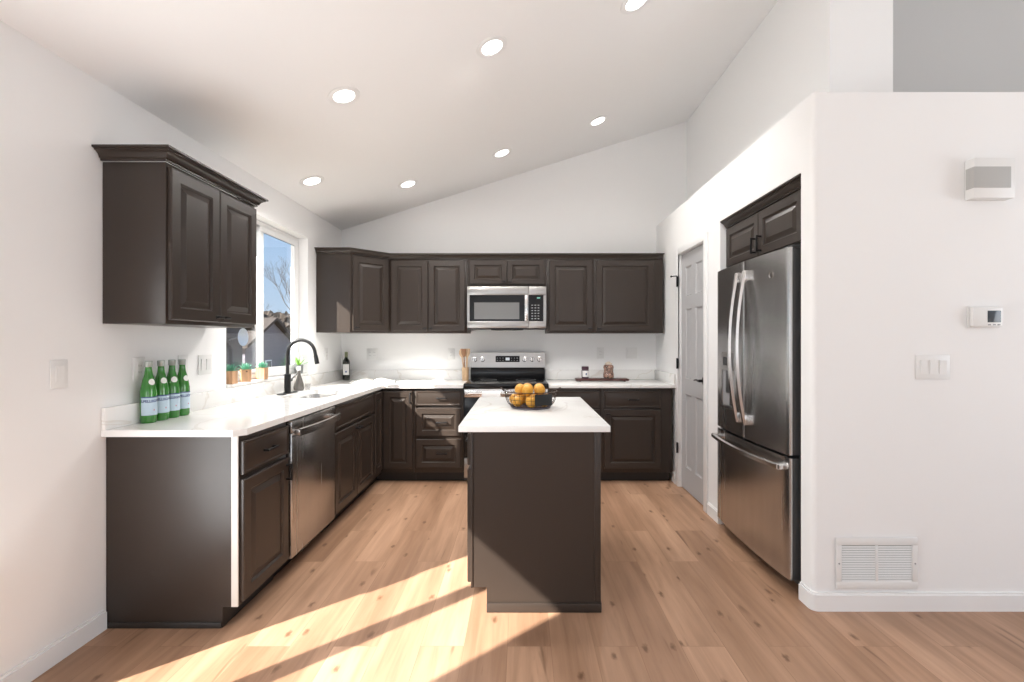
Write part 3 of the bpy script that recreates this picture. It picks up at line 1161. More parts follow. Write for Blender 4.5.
# over the refrigerator
FC0, FC1 = AL0 + 0.004, AL1 - 0.004
c = thing('wall_cabinet', 'short taupe brown two-door cabinet above the refrigerator', 'cabinet', (1.456, FC1, 1.800), -PI / 2)
WF = FC1 - FC0
HF = 2.10 - 1.80
upper_body(c, WF, 0.60, HF)
door(c, 0.030, 0.016, WF / 2 - 0.032, HF - 0.034, rail=0.05, pull=(WF / 2 - 0.035, 0.085, True))
door(c, WF / 2 + 0.002, 0.016, WF / 2 - 0.032, HF - 0.034, rail=0.05, pull=(WF / 2 + 0.035, 0.085, True))
m = MB()
crown(m, [(0.001, 0.001), (WF - 0.001, 0.001)], HF - 0.004, hgt=0.050, out=0.050)
m.build('crown_molding', 'espresso', c)

# ------------------------------------------------------------------ refrigerator
FR0, FR1 = 2.408, 3.302
FWD = FR1 - FR0
FRX = 1.374
fr = thing('refrigerator', 'stainless steel french-door refrigerator with bottom freezer, in the wall recess', 'refrigerator', (FRX, FR1, 0), -PI / 2)
BOW = 0.024


def bowy(x):
    return -BOW * (1 - ((x - FWD / 2) / (FWD / 2)) ** 2)


def bowed(mb, x0, x1, z0, z1, yb=0.016, n=12, rnd=0.008):
    pts = []
    for k in range(n + 1):
        x = x0 + (x1 - x0) * k / n
        pts.append((x, bowy(x)))
    pts[0] = (x0, pts[0][1] + rnd)
    pts.insert(1, (x0 + rnd * 0.3, bowy(x0) + rnd * 0.3))
    pts.insert(2, (x0 + rnd, bowy(x0 + rnd)))
    pts[-1] = (x1, bowy(x1) + rnd)
    pts.insert(-1, (x1 - rnd, bowy(x1 - rnd)))
    pts.insert(-1, (x1 - rnd * 0.3, bowy(x1) + rnd * 0.3))
    poly_ = pts + [(x1, yb), (x0, yb)]
    mb.prism(poly_, z0, z1, 'z')


MB().box(0.004, 0.066, 0.03, FWD - 0.004, 0.76, 1.760, 0.004).build('cabinet_shell', 'case_dark', fr)
for (x, y) in ((0.06, 0.12), (FWD - 0.06, 0.12), (0.06, 0.70), (FWD - 0.06, 0.70)):
    m = MB()
    m.lathe([(0.0005, 0.0), (0.025, 0.0), (0.025, 0.01), (0.012, 0.012), (0.012, 0.032), (0.0005, 0.033)], (x, y, 0.0), 14)
    m.build('foot', 'matte_black', fr)
MB().box(0.02, 0.075, 0.028, FWD - 0.02, 0.10, 0.075).build('kick_grille', 'matte_black', fr)
m = MB()
bowed(m, 0.003, FWD / 2 - 0.002, 0.712, 1.783)
dl = m.build('door', 'stainless_dark', fr, smooth=30)
m = MB()
bowed(m, FWD / 2 + 0.002, FWD - 0.003, 0.712, 1.783)
dr_ = m.build('door', 'stainless_dark', fr, smooth=30)
m = MB()
bowed(m, 0.003, FWD - 0.003, 0.072, 0.697)
fz = m.build('freezer_drawer', 'stainless_dark', fr, smooth=30)
MB().box(0.006, 0.0165, 0.714, FWD / 2 - 0.004, 0.062, 1.781, 0.002).build('door_liner', 'case_dark', dl)
MB().box(FWD / 2 + 0.004, 0.0165, 0.714, FWD - 0.005, 0.062, 1.781, 0.002).build('door_liner', 'case_dark', dr_)
MB().box(0.006, 0.0165, 0.074, FWD - 0.005, 0.062, 0.695, 0.002).build('drawer_liner', 'case_dark', fz)


def fr_handle(x, parent):
    mb = MB()
    n_ = 16
    lo_ = []
    for k in range(n_ + 1):
        u = k / n_
        z = 0.80 + u * 0.92
        y = bowy(x) - 0.020 - 0.050 * (1 - (2 * u - 1) ** 2)
        hw, ht = 0.016, 0.007
        lo_.append([(x - hw, y + ht, z), (x - hw * 0.6, y - ht, z), (x + hw * 0.6, y - ht, z), (x + hw, y + ht, z)])
    mb.rings(lo_)
    for z in (0.80, 1.66):
        mb.box(x - 0.017, bowy(x) - 0.026, z, x + 0.017, bowy(x) + 0.002, z + 0.06, 0.004)
    return mb.build('handle', 'stainless_bright', parent)


fr_handle(FWD / 2 - 0.050, dl)
fr_handle(FWD / 2 + 0.050, dr_)
m = MB()
lo = []
n = 18
for k in range(n + 1):
    u = k / n
    x = 0.03 + u * (FWD - 0.06)
    y = bowy(x) - 0.042 - 0.018 * (1 - (2 * u - 1) ** 2)
    lo.append([(x, y + 0.007, 0.632), (x, y - 0.007, 0.637), (x, y - 0.007, 0.657), (x, y + 0.007, 0.662)])
m.rings(lo)
for x in (0.03, FWD - 0.08):
    m.box(x, bowy(x + 0.025) - 0.045, 0.632, x + 0.05, bowy(x + 0.025) + 0.004, 0.662, 0.004)
m.build('handle', 'stainless_bright', fz)
# water dispenser
dy = bowy(0.22)
dsp = MB()
x0, x1, z0, z1 = 0.13, 0.315, 0.86, 1.225
for (a, c_, b_, d_) in ((x0, z0, x1, z0 + 0.02), (x0, z1 - 0.115, x1, z1), (x0, z0 + 0.02, x0 + 0.012, z1 - 0.115), (x1 - 0.012, z0 + 0.02, x1, z1 - 0.115)):
    dsp.box(a, dy - 0.008, c_, b_, dy + 0.012, d_, 0.002)
dp = dsp.build('dispenser', 'stainless', dl)
MB().box(x0 + 0.012, dy - 0.001, z0 + 0.02, x1 - 0.012, dy + 0.012, z1 - 0.115).build('dispenser_recess', 'plastic_grey', dp)
MB().box(x0 + 0.065, dy - 0.007, z0 + 0.10, x1 - 0.065, dy - 0.0015, z1 - 0.12, 0.002).build('paddle', 'case_dark', dp)
MB().box(x0 + 0.03, dy - 0.0095, z1 - 0.085, x1 - 0.03, dy - 0.0082, z1 - 0.03).build('display', 'black_glass', dp)
m = MB()
m.lathe([(0.0005, -0.0005), (0.019, -0.0005), (0.019, -0.003), (0.016, -0.003), (0.015, -0.0015), (0.0005, -0.0015)], (FWD - 0.155, bowy(FWD - 0.155), 1.660), 24, 'y')
m.build('emblem', 'chrome', dr_)
for x in (0.05, FWD - 0.05):
    MB().box(x - 0.035, 0.02, 1.784, x + 0.035, 0.14, 1.797, 0.004).build('hinge_cover', 'case_dark', fr)

# ------------------------------------------------------------------ range
RG0, RG1 = -0.527, 0.246
rg = thing('range', 'stainless steel electric range with black glass cooktop, on the back wall', 'stove', (RG0, 4.285, 0), 0)
RW = RG1 - RG0
MB().box(0.003, 0.012, 0.03, RW - 0.003, 0.59, 0.885).build('body', 'case_dark', rg)
for (x, y) in ((0.05, 0.08), (RW - 0.05, 0.08), (0.05, 0.52), (RW - 0.05, 0.52)):
    m = MB()
    m.lathe([(0.0005, 0), (0.02, 0), (0.012, 0.032), (0.0005, 0.033)], (x, y, 0), 12)
    m.build('foot', 'matte_black', rg)
m = MB()
m.box(0.001, -0.030, 0.872, RW - 0.001, 0.54, 0.914, 0.006)
ck = m.build('cooktop', 'black_glass', rg)
for (x, y, r) in ((0.2, 0.13, 0.11), (0.57, 0.13, 0.09), (0.2, 0.40, 0.08), (0.57, 0.40, 0.10)):
    MB().lathe([(r - 0.003, 0.0), (r, 0.0), (r, 0.0006), (r - 0.003, 0.0006)], (x, y, 0.9142), 36, caps=False).build('burner_ring', 'plastic_grey', ck)
m = MB()
m.prism([(0.535, 0.9145), (0.520, 0.96), (0.540, 1.028), (0.605, 1.028), (0.605, 0.885), (0.535, 0.885)], 0.006, RW - 0.006, 'x')
m.build('rear_riser', 'black_glass', rg)
m = MB()
m.prism([(0.515, 1.030), (0.530, 1.182), (0.540, 1.186), (0.605, 1.186), (0.605, 1.030)], 0.006, RW - 0.006, 'x')
cpn = m.build('control_panel', 'stainless', rg)


def cp_y(z):
    return 0.515 + (z - 1.030) / (1.182 - 1.030) * 0.015


for x in (0.050, 0.127, 0.560, 0.637, 0.712):
    kn = MB().lathe([(0.0005, 0.0), (0.026, 0.0), (0.026, -0.006), (0.021, -0.008), (0.019, -0.026), (0.016, -0.030), (0.0005, -0.030)],
                    (x, cp_y(1.11) - 0.0003, 1.113), 20, 'y').build('knob', 'stainless_bright', cpn)
    MB().box(x - 0.003, cp_y(1.11) - 0.034, 1.097, x + 0.003, cp_y(1.11) - 0.0295, 1.132, 0.001).build('pointer', 'case_dark', kn)
dsx = MB().box(0.262, cp_y(1.15) - 0.010, 1.085, 0.508, cp_y(1.09) - 0.0005, 1.148, 0.002).build('display', 'black_glass', cpn)
for i in range(8):
    for k in range(2):
        if 3 <= i <= 4:
            continue
        m = MB()
        m.box(0.275 + i * 0.029, cp_y(1.15) - 0.0112, 1.099 + k * 0.024, 0.285 + i * 0.029, cp_y(1.15) - 0.0102, 1.104 + k * 0.024)
        m.build('touch_key', 'plastic_grey', dsx)
MB().box(0.365, cp_y(1.15) - 0.0112, 1.102, 0.405, cp_y(1.15) - 0.0102, 1.130).build('clock', 'screen_white', dsx)
# oven door
m = MB()
m.box(0.006, -0.028, 0.79, RW - 0.006, 0.010, 0.866, 0.006)
od = m.build('oven_door', 'stainless_bright', rg)
MB().box(0.006, -0.027, 0.245, RW - 0.006, 0.010, 0.7895, 0.004).build('oven_window', 'black_glass', od)
m = MB()
m.tube([(0.05, -0.075, 0.828), (RW - 0.05, -0.075, 0.828)], 0.012, 14)
for x in (0.07, RW - 0.07):
    m.tube([(x, -0.075, 0.828), (x, -0.026, 0.828)], 0.009)
m.build('oven_handle', 'stainless_bright', od)
m = MB()
m.box(0.006, -0.028, 0.06, RW - 0.006, 0.010, 0.238, 0.006)
m.build('storage_drawer', 'stainless', rg)

# dish towel over the oven handle
tw = MB()
n = 8
prof = [(-0.0595, 0.60), (-0.060, 0.80), (-0.0605, 0.828)]
lo = []
lst = [(-0.0610, 0.62), (-0.0600, 0.80), (-0.0605, 0.832), (-0.068, 0.842), (-0.075, 0.8445), (-0.083, 0.842), (-0.0895, 0.832), (-0.090, 0.80), (-0.092, 0.55)]
thk = 0.003
outer_ = [(y - (thk if y < -0.075 else (-thk if y > -0.075 else 0)), z + (thk if 0.835 < z else 0)) for y, z in lst]
prof = lst + outer_[::-1]
for k in range(n + 1):
    u = k / n
    x = 0.173 + u * 0.165
    wv = 0.002 * math.sin(u * PI * 5)
    lo.append([(x, y - (abs(wv) if y < -0.08 else 0), z) for y, z in prof])
tw.rings(lo)
t_ = tw.build('dish_towel', 'towel')
t_.location = (RG0, 4.285, 0)
tag(t_, 'white dish towel folded over the oven door handle', 'towel')

# ------------------------------------------------------------------ microwave
mw = thing('microwave', 'stainless steel over-the-range microwave with black door glass', 'microwave', (-0.523, 4.512, 1.412), 0)
MWW, MWH = 0.762, 0.416
MB().box(0.004, 0.030, 0.004, MWW - 0.004, YB - 4.512 - 0.004, MWH - 0.002, 0.003).build('case', 'case_dark', mw)
m = MB()
gx0, gx1, gz0, gz1 = 0.024, 0.552, 0.078, 0.330
m.box(0.001, 0.0, gz1, 0.590, 0.028, MWH - 0.003, 0.003)
m.box(0.001, 0.0, 0.012, 0.590, 0.028, gz0, 0.003)
m.box(0.001, 0.0, gz0, gx0, 0.028, gz1)
m.box(gx1, 0.0, gz0, 0.590, 0.028, gz1)
md = m.build('door', 'stainless', mw)
dg = MB().box(gx0, 0.003, gz0, gx1, 0.027, gz1).build('door_glass', 'black_glass', md)
MB().box(gx0 + 0.045, 0.0015, gz0 + 0.020, gx1 - 0.050, 0.0028, gz1 - 0.072).build('window_mesh', 'glass_grey', dg)
m = MB()
m.box(0.555, -0.040, gz0 + 0.002, 0.586, -0.026, gz1 - 0.002, 0.005)
for z in (gz0 + 0.02, gz1 - 0.04):
    m.box(0.560, -0.028, z, 0.581, 0.001, z + 0.02, 0.002)
m.build('handle', 'stainless_bright', md)
m = MB()
m.box(0.592, 0.0, gz1, MWW - 0.001, 0.028, MWH - 0.003, 0.003)
m.box(0.592, 0.0, 0.012, MWW - 0.001, 0.028, gz0, 0.003)
m.box(MWW - 0.028, 0.0, gz0, MWW - 0.001, 0.028, gz1)
pn = m.build('control_frame', 'stainless', mw)
kp = MB().box(0.592, 0.002, gz0, MWW - 0.0285, 0.027, gz1).build('keypad', 'black_glass', pn)
m = MB()
for i in range(3):
    for k in range(6):
        m.box(0.618 + i * 0.030, 0.0010, 0.098 + k * 0.026, 0.634 + i * 0.030, 0.0018, 0.106 + k * 0.026)
m.build('key', 'plastic_grey', kp)
MB().box(0.672, 0.0010, gz1 - 0.034, 0.702, 0.0018, gz1 - 0.022).build('clock', 'screen_green', kp)
MB().prism([(0.23, 0.0), (0.54, 0.0), (0.50, 0.16), (0.27, 0.16)], -0.008, 0.0035).build('vent_lip', 'matte_black', mw)

# ------------------------------------------------------------------ island
IX0, IX1, IY0, IY1 = -0.242, 0.377, 2.262, 3.320
isl = thing('kitchen_island', 'dark brown kitchen island cabinet in the middle of the floor', 'island', (IX0, IY1, 0), -PI / 2)
IL = IY1 - IY0
IWD = IX1 - IX0
MB().box(0, 0, 0.115, IL, IWD, ZB, 0.001).build('cabinet_body', 'espresso', isl)
MB().box(0, 0.075, 0.001, IL, IWD, 0.1145).build('toe_kick', 'espresso', isl)
m = MB()
m.prism([(0.0, 0.118), (0.0, ZB), (IWD, ZB), (IWD, 0.001), (0.077, 0.001), (0.077, 0.118)], IL + 0.0002, IL + 0.006, 'x')
m.build('end_panel', 'espresso', isl)
m = MB()
m.box(IL + 0.0062, IWD - 0.028, 0.052, IL + 0.011, IWD + 0.003, ZB, 0.0015)
m.build('corner_stile', 'espresso', isl)
m = MB()
m.box(IL + 0.0062, -0.001, 0.118, IL + 0.011, 0.008, ZB, 0.001)
m.build('corner_stile', 'espresso', isl)
m = MB()
m.box(IL + 0.0062, 0.075, 0.001, IL + 0.016, IWD + 0.006, 0.045, 0.003)
m.box(0.0, IWD + 0.0005, 0.001, IL + 0.006, IWD + 0.008, 0.045, 0.003)
m.build('base_molding', 'espresso', isl)
hw = IL / 2
for k in range(2):
    xx = 0.012 + k * hw
    door(isl, xx, 0.700, hw - 0.022, 0.150, kind='slab', name='drawer', pull=(xx + hw / 2 - 0.01, 0.775, False))
    door(isl, xx, 0.135, hw - 0.022, 0.545, knob=(xx + (hw - 0.05 if k == 0 else 0.03), 0.645))
m = MB()
m.box(-0.298, 2.215, CT0, 0.420, 3.360, CT1, 0.003)
tag(m.build('countertop', 'quartz'), 'white quartz countertop on the island under the basket of oranges', 'countertop')

# ------------------------------------------------------------------ orange basket on the island
BX, BY, BZ = 0.056, 2.840, CT1 + 0.0005
bk = thing('fruit_basket', 'round dark wire basket of oranges on the island', 'basket', (BX, BY, BZ), 0)
MB().lathe([(0.0005, 0), (0.118, 0), (0.122, 0.005), (0.120, 0.010), (0.112, 0.006), (0.0005, 0.006)], seg=40).build('base_plate', 'tray_base', bk)


def ring(mb, r, z, t, n_=40):
    b_ = bmesh.new()
    vs2 = []
    for k in range(n_):
        a = 2 * PI * k / n_
        vs2.append([b_.verts.new(((r + t * math.cos(q)) * math.cos(a), (r + t * math.cos(q)) * math.sin(a), z + t * math.sin(q)))
                    for q in [j * PI / 3 for j in range(6)]])
    for k in range(n_):
        for j in range(6):
            b_.faces.new((vs2[k][j], vs2[(k + 1) % n_][j], vs2[(k + 1) % n_][(j + 1) % 6], vs2[k][(j + 1) % 6]))
    bmesh.ops.recalc_face_normals(b_, faces=b_.faces[:])
    mb.merge(b_)


m = MB()
wr = [(0.122, 0.012), (0.140, 0.030), (0.151, 0.055), (0.154, 0.080), (0.158, 0.100)]
for (r, z), t in zip(wr, (0.002, 0.0015, 0.0015, 0.0015, 0.0028)):
    ring(m, r, z, t)
for k in range(28):
    a = 2 * PI * k / 28
    m.tube([(r * math.cos(a), r * math.sin(a), z) for r, z in wr], 0.0013, 6)
m.build('wire_cage', 'wire_bronze', bk)
for s in (-1, 1):
    m = MB()
    pts = []
    for k in range(9):
        a = k * PI / 8
        pts.append((s * (0.160 + 0.020 * math.sin(a)), 0.030 * math.cos(a), 0.100 + 0.018 * math.sin(a)))
    m.tube(pts, 0.003, 8)
    m.build('handle', 'wire_bronze', bk)
m = MB()
m.box(-0.054, -0.0015, -0.033, 0.054, 0.0015, 0.033, 0.001)
tg = m.build('chalkboard_tag', 'matte_black', bk, loc=(0.070, -0.150, 0.062))
tg.rotation_euler = (0.0, 0, math.radians(22))
spots = [(0, 0, 0.044)]
for k in range(7):
    a = math.radians(-90 + 360 / 7 * k)
    spots.append((0.099 * math.cos(a), 0.099 * math.sin(a), 0.0445))
for k in range(5):
    a = math.radians(-108 + 72 * k)
    spots.append((0.064 * math.cos(a), 0.064 * math.sin(a), 0.1065))
lab_o = ['orange buried at the bottom centre of the wire basket',
         'lower orange at the very front of the basket, left of the black tag',
         'lower orange at the front right, directly behind the black tag',
         'lower orange at the right edge of the basket', 'lower orange at the back right of the basket',
         'lower orange at the back left of the basket', 'lower orange at the left edge of the basket',
         'lower orange at the front left of the basket',
         'upper front orange of the pile, left of the middle', 'upper front orange of the pile, above the black tag',
         'upper orange at the right back of the pile', 'upper orange at the very back of the pile',
         'leftmost upper orange of the pile']
op = None
for i, p in enumerate(spots):
    if op is None:
        op = thing('orange', lab_o[0], 'orange', (BX + p[0], BY + p[1], BZ + p[2]), 0, 'oranges in the wire basket')
        m = MB()
        m.sphere((0, 0, 0), 0.0348, 24, 16, 0.95)
        m.build('peel', 'orange_peel', op, smooth=180)
        MB().lathe([(0.0005, 0.0318), (0.004, 0.0325), (0.003, 0.0342), (0.0005, 0.0345)], seg=8).build('stem_end', 'brown_wood', op)
    else:
        o = dup(op, (BX + p[0], BY + p[1], BZ + p[2]), label=lab_o[i])
        o.rotation_euler = (random.uniform(-1.3, 1.3), random.uniform(-1.3, 1.3), random.uniform(0, 6))

# ------------------------------------------------------------------ green bottles


def text_mesh(name, body, size, material, parent, radius=None, thick=0.0):
    cu = bpy.data.curves.new(name, 'FONT')
    cu.body = body
    cu.size = size
    cu.offset = 0.0006
    cu.align_x = 'CENTER'
    cu.align_y = 'CENTER'
    tmp = bpy.data.objects.new(name, cu)
    COL.objects.link(tmp)
    bpy.context.view_layer.update()
    me = bpy.data.meshes.new_from_object(tmp.evaluated_get(bpy.context.evaluated_depsgraph_get()))
    bpy.data.objects.remove(tmp)
    bpy.data.curves.remove(cu)
    for v in me.vertices:
        x, y = v.co.x, v.co.y
        if radius:
            a = x / radius
            v.co = Vector((radius * math.sin(a), -radius * math.cos(a), y))
        else:
            v.co = Vector((x, 0, y))
    me.materials.clear()
    me.materials.append(MAT[material])
    o = bpy.data.objects.new(name, me)
    COL.objects.link(o)
    o.parent = parent
    return o


def arc_patch(mb, r, a0, a1, z0, z1, t=0.0004, n_=14):
    lo_ = []
    for k in range(n_ + 1):
        a = a0 + (a1 - a0) * k / n_
        s, c_ = math.sin(a), -math.cos(a)
        lo_.append([(r * s, r * c_, z0), ((r + t) * s, (r + t) * c_, z0), ((r + t) * s, (r + t) * c_, z1), (r * s, r * c_, z1)])
    mb.rings(lo_)


bt_y = [2.306, 2.386, 2.461, 2.535]
bl = ['green glass water bottle nearest the counter end, first in the row',
      'second green glass water bottle from the counter end', 'third green glass water bottle from the counter end',
      'green glass water bottle nearest the window, last in the row']
bt = thing('water_bottle', bl[0], 'bottle', (-1.830, bt_y[0], CT1 + 0.0005), 0, 'green water bottles on the left countertop')
BR = 0.0342
MB().lathe([(0.0005, 0.003), (0.030, 0.0), (BR - 0.002, 0.003), (BR, 0.010), (BR, 0.150), (BR - 0.003, 0.170), (0.0245, 0.208), (0.0160, 0.240), (0.0140, 0.262), (0.0140, 0.276), (0.0155, 0.278), (0.0155, 0.284), (0.0005, 0.285)], seg=32).build('glass_body', 'green_glass', bt, smooth=50)
MB().lathe([(0.0158, 0.272), (0.0166, 0.274), (0.0166, 0.300), (0.014, 0.302), (0.0005, 0.302)], seg=24).build('cap', 'bottle_cap', bt)
m = MB()
arc_patch(m, BR + 0.0002, -1.5, 1.5, 0.038, 0.128, n_=24)
lb = m.build('label', 'label_blue', bt, smooth=60)
m = MB()
arc_patch(m, BR + 0.0007, -1.5, 1.5, 0.123, 0.128, n_=24)
m.build('label_band', 'label_ink', lb, smooth=60)
tx = text_mesh('lettering', 'S.PELLEGRINO', 0.0165, 'label_ink', lb, radius=BR + 0.0010)
tx.location = (0, 0, 0.106)
m = MB()
arc_patch(m, BR + 0.0007, 0.05, 0.16, 0.060, 0.066, n_=4)
m.build('label_star', 'label_red', lb)
# oval neck label
m = MB()
lo = []
for (k1, t1) in ((1.0, 0.0002), (1.0, 0.0009), (0.6, 0.0010)):
    lp = []
    for k in range(24):
        a = 2 * PI * k / 24
        u, v = 0.55 * k1 * math.cos(a), 0.015 * k1 * math.sin(a)
        z = 0.200 + v
        rad = 0.0245 + (0.208 - z) * (0.0312 - 0.0245) / 0.038 if z < 0.208 else 0.0245 - (z - 0.208) * (0.0245 - 0.0160) / 0.032
        lp.append(((rad + t1) * math.sin(u), -(rad + t1) * math.cos(u), z))
    lo.append(lp)
m.rings(lo, cap0=False)
m.build('neck_label', 'label_white', bt, smooth=60)
bt.rotation_euler = (0, 0, math.radians(70))
for i in range(1, 4):
    dup(bt, (-1.830, bt_y[i], CT1 + 0.0005), math.radians((66, 60, 80)[i - 1]), label=bl[i])

# ------------------------------------------------------------------ things on the window sill
SZ = KS + 0.0205


def leaf_mesh(mb, base, direction, length, width, droop=0.0, thick=0.004, n_=5):
    d = Vector(direction).normalized()
    up = Vector((0, 0, 1))
    side = d.cross(up)
    if side.length < 0.05:
        side = Vector((1, 0, 0))
    side.normalize()
    nrm = side.cross(d).normalized()
    lo_ = []
    for k in range(n_ + 1):
        u = k / n_
        p = Vector(base) + d * length * u - up * droop * u * u
        wd = width * (0.55 + 1.2 * u - 1.7 * u * u) if u < 0.98 else width * 0.04
        th = thick * (1 - 0.8 * u)
        lo_.append([tuple(p - side * wd / 2), tuple(p - nrm * th), tuple(p + side * wd / 2), tuple(p + nrm * th * 0.4)])
    mb.rings(lo_)


pot_l = ['small wooden cube planter with succulent nearest the viewer on the sill',
         'middle wooden cube planter with succulent on the window sill',
         'wooden cube planter with succulent third along the sill, nearest the faucet']
pp = thing('succulent_planter', pot_l[0], 'potted plant', (-1.906, 3.078, SZ), 0, 'succulent planters on the window sill')
m = MB()
a_ = 0.030
m.rings([[(x * s, y * s, z) for x, y in ((-1, -1), (1, -1), (1, 1), (-1, 1))] for s, z in
         ((a_, 0.0), (a_, 0.084), (a_ - 0.005, 0.084), (a_ - 0.005, 0.070))])
m.build('wooden_pot', 'pot_wood', pp, smooth=20)
MB().box(-0.0248, -0.0248, 0.066, 0.0248, 0.0248, 0.074).build('soil', 'soil', pp)
m = MB()
for ringi, (cnt, el, ln) in enumerate(((10, 22, 0.052), (9, 48, 0.056), (6, 72, 0.058))):
    for k in range(cnt):
        a = 2 * PI * k / cnt + ringi * 0.4
        e = math.radians(el)
        leaf_mesh(m, (0.006 * math.cos(a), 0.006 * math.sin(a), 0.076), (math.cos(a) * math.cos(e), math.sin(a) * math.cos(e), math.sin(e)), ln, 0.020, thick=0.005)
m.build('foliage', 'succulent', pp, smooth=60)
dup(pp, (-1.906, 3.246, SZ), label=pot_l[1], rz=0.0).children[2].rotation_euler = (0, 0, 0.7)
dup(pp, (-1.906, 3.452, SZ), label=pot_l[2], rz=0.0).children[2].rotation_euler = (0, 0, 1.6)

al = thing('aloe_plant', 'small bright green spiky plant in grey pot behind the faucet', 'potted plant', (-1.918, 4.050, SZ), 0)
MB().lathe([(0.0005, 0.0), (0.030, 0.0), (0.036, 0.068), (0.038, 0.074), (0.033, 0.074), (0.031, 0.062), (0.0005, 0.062)], seg=24).build('pot', 'pot_dark', al)
MB().lathe([(0.0005, 0.061), (0.0305, 0.061), (0.0305, 0.066), (0.0005, 0.067)], seg=20).build('soil', 'soil', al)
m = MB()
for k in range(13):
    a = 2.4 * k
    e = math.radians(28 + (k % 4) * 14)
    if math.cos(a) < -0.6:
        e = math.radians(65)
    leaf_mesh(m, (0.005 * math.cos(a), 0.005 * math.sin(a), 0.066), (math.cos(a) * math.cos(e), math.sin(a) * math.cos(e), math.sin(e)), 0.085 + 0.012 * (k % 3), 0.014, droop=0.012, thick=0.003)
m.build('foliage', 'aloe', al, smooth=60)

# soap bottle and small glass behind the faucet
sb = thing('glass_vase', 'smoky grey teardrop glass vase beside the faucet', 'vase', (-1.800, 3.800, CT1 + 0.0005), 0)
MB().lathe([(0.0005, 0.0), (0.034, 0.0), (0.040, 0.010), (0.041, 0.025), (0.036, 0.055), (0.024, 0.095), (0.015, 0.125), (0.012, 0.145), (0.013, 0.160), (0.0005, 0.161)], seg=28).build('body', 'smoke_glass', sb, smooth=60)
MB().lathe([(0.0125, 0.161), (0.0135, 0.163), (0.0135, 0.195), (0.0005, 0.197)], seg=18).build('stopper', 'label_white', sb)
sg = thing('small_glass', 'small clear drinking glass at the foot of the vase', 'glass', (-1.735, 3.815, CT1 + 0.0005), 0)
MB().lathe([(0.0005, 0.0), (0.018, 0.0), (0.022, 0.055), (0.0205, 0.055), (0.0165, 0.005), (0.0005, 0.005)], seg=20).build('tumbler', 'jar_glass', sg, smooth=60)

# wine bottle in the corner
wb = thing('wine_bottle', 'dark wine bottle with cream label in the counter corner', 'bottle', (-1.790, 4.800, CT1 + 0.0005), 0)
MB().lathe([(0.0005, 0.003), (0.030, 0.0), (0.035, 0.004), (0.0362, 0.012), (0.0362, 0.180), (0.032, 0.200), (0.020, 0.218), (0.0145, 0.232), (0.0142, 0.284), (0.0005, 0.285)], seg=28).build('glass_body', 'wine_glass_dark', wb, smooth=50)
MB().lathe([(0.0150, 0.238), (0.0155, 0.240), (0.0152, 0.288), (0.0005, 0.289)], seg=20).build('foil', 'foil_olive', wb)
m = MB()
arc_patch(m, 0.0364, -0.7, 1.2, 0.055, 0.165, n_=16)
lb = m.build('label', 'label_white', wb, smooth=60)
m = MB()
arc_patch(m, 0.0369, 0.1, 0.5, 0.080, 0.096, n_=6)
m.build('label_seal', 'label_ink', lb, smooth=60)

# open book
ob = thing('open_book', 'open book lying face up on the back corner of the countertop', 'book', (-1.445, 4.575, CT1 + 0.001), math.radians(14))
MB().box(-0.215, -0.135, 0.0, 0.215, 0.135, 0.004, 0.001).build('cover', 'book_cover', ob)
for s in (-1, 1):
    m = MB()
    lo = []
    n = 14
    top = []
    for k in range(n + 1):
        u = k / n
        z = 0.008 + 0.030 * math.sin(PI * min(1, u * 1.15) ** 0.75) * (1 - u * 0.35)
        top.append((s * (0.002 + u * 0.205), z))
    pl = [(s * 0.002, 0.0045)] + top + [(s * 0.207, 0.0045)]
    m.prism(pl, -0.128, 0.128, 'y')
    m.build('page_block', 'paper', ob, smooth=40)

# utensil crock
uc = thing('utensil_crock', 'tan wooden utensil crock on the counter left of the range', 'crock', (-0.569, 4.765, CT1 + 0.0005), 0)
MB().lathe([(0.0005, 0.0), (0.031, 0.0), (0.033, 0.006), (0.035, 0.128), (0.034, 0.132), (0.031, 0.130), (0.029, 0.010), (0.0005, 0.010)], seg=28).build('body', 'pale_wood', uc)


def utensil(label, name, off, lean, head, material):
    t = thing(name, label, 'utensil', (-0.569 + off[0], 4.765 + off[1], CT1 + 0.012), 0, 'wooden utensils in the crock')
    d = Vector((lean[0], lean[1], 1)).normalized()
    mb = MB()
    L_ = 0.225
    mb.tube([(0, 0, 0.006), tuple(d * L_)], [0.0055, 0.0065], 10)
    mb.build('handle', material, t)
    mb = MB()
    lo_ = []
    n_ = 10
    for k in range(n_ + 1):
        u = k / n_
        p = d * (L_ + u * 0.085)
        if head == 'spoon':
            wd = 0.007 + 0.019 * math.sin(PI * min(1, u * 0.97 + 0.03)) ** 0.8
        else:
            wd = 0.008 + 0.017 * min(1, u * 2.2)
        th = 0.004
        lo_.append([(p.x - wd, p.y, p.z), (p.x - wd * 0.6, p.y - th, p.z), (p.x + wd * 0.6, p.y - th, p.z),
                    (p.x + wd, p.y, p.z), (p.x + wd * 0.6, p.y + th, p.z), (p.x - wd * 0.6, p.y + th, p.z)])
    mb.rings(lo_)
    mb.build('blade' if head != 'spoon' else 'bowl', material, t, smooth=60)


utensil('pale wooden spoon leaning left in the crock', 'wooden_spoon', (-0.006, 0.006), (-0.13, 0.04), 'spoon', 'spoon_wood')
utensil('dark brown wooden spatula in the middle of the crock', 'wooden_spatula', (-0.002, -0.010), (-0.05, -0.02), 'flat', 'brown_wood')
utensil('pale wooden spatula leaning right in the crock', 'wooden_spatula', (0.010, 0.004), (0.04, 0.03), 'flat', 'spoon_wood')
utensil('pale wooden spoon at the back of the crock', 'wooden_spoon', (0.004, 0.018), (0.03, 0.04), 'spoon', 'spoon_wood')

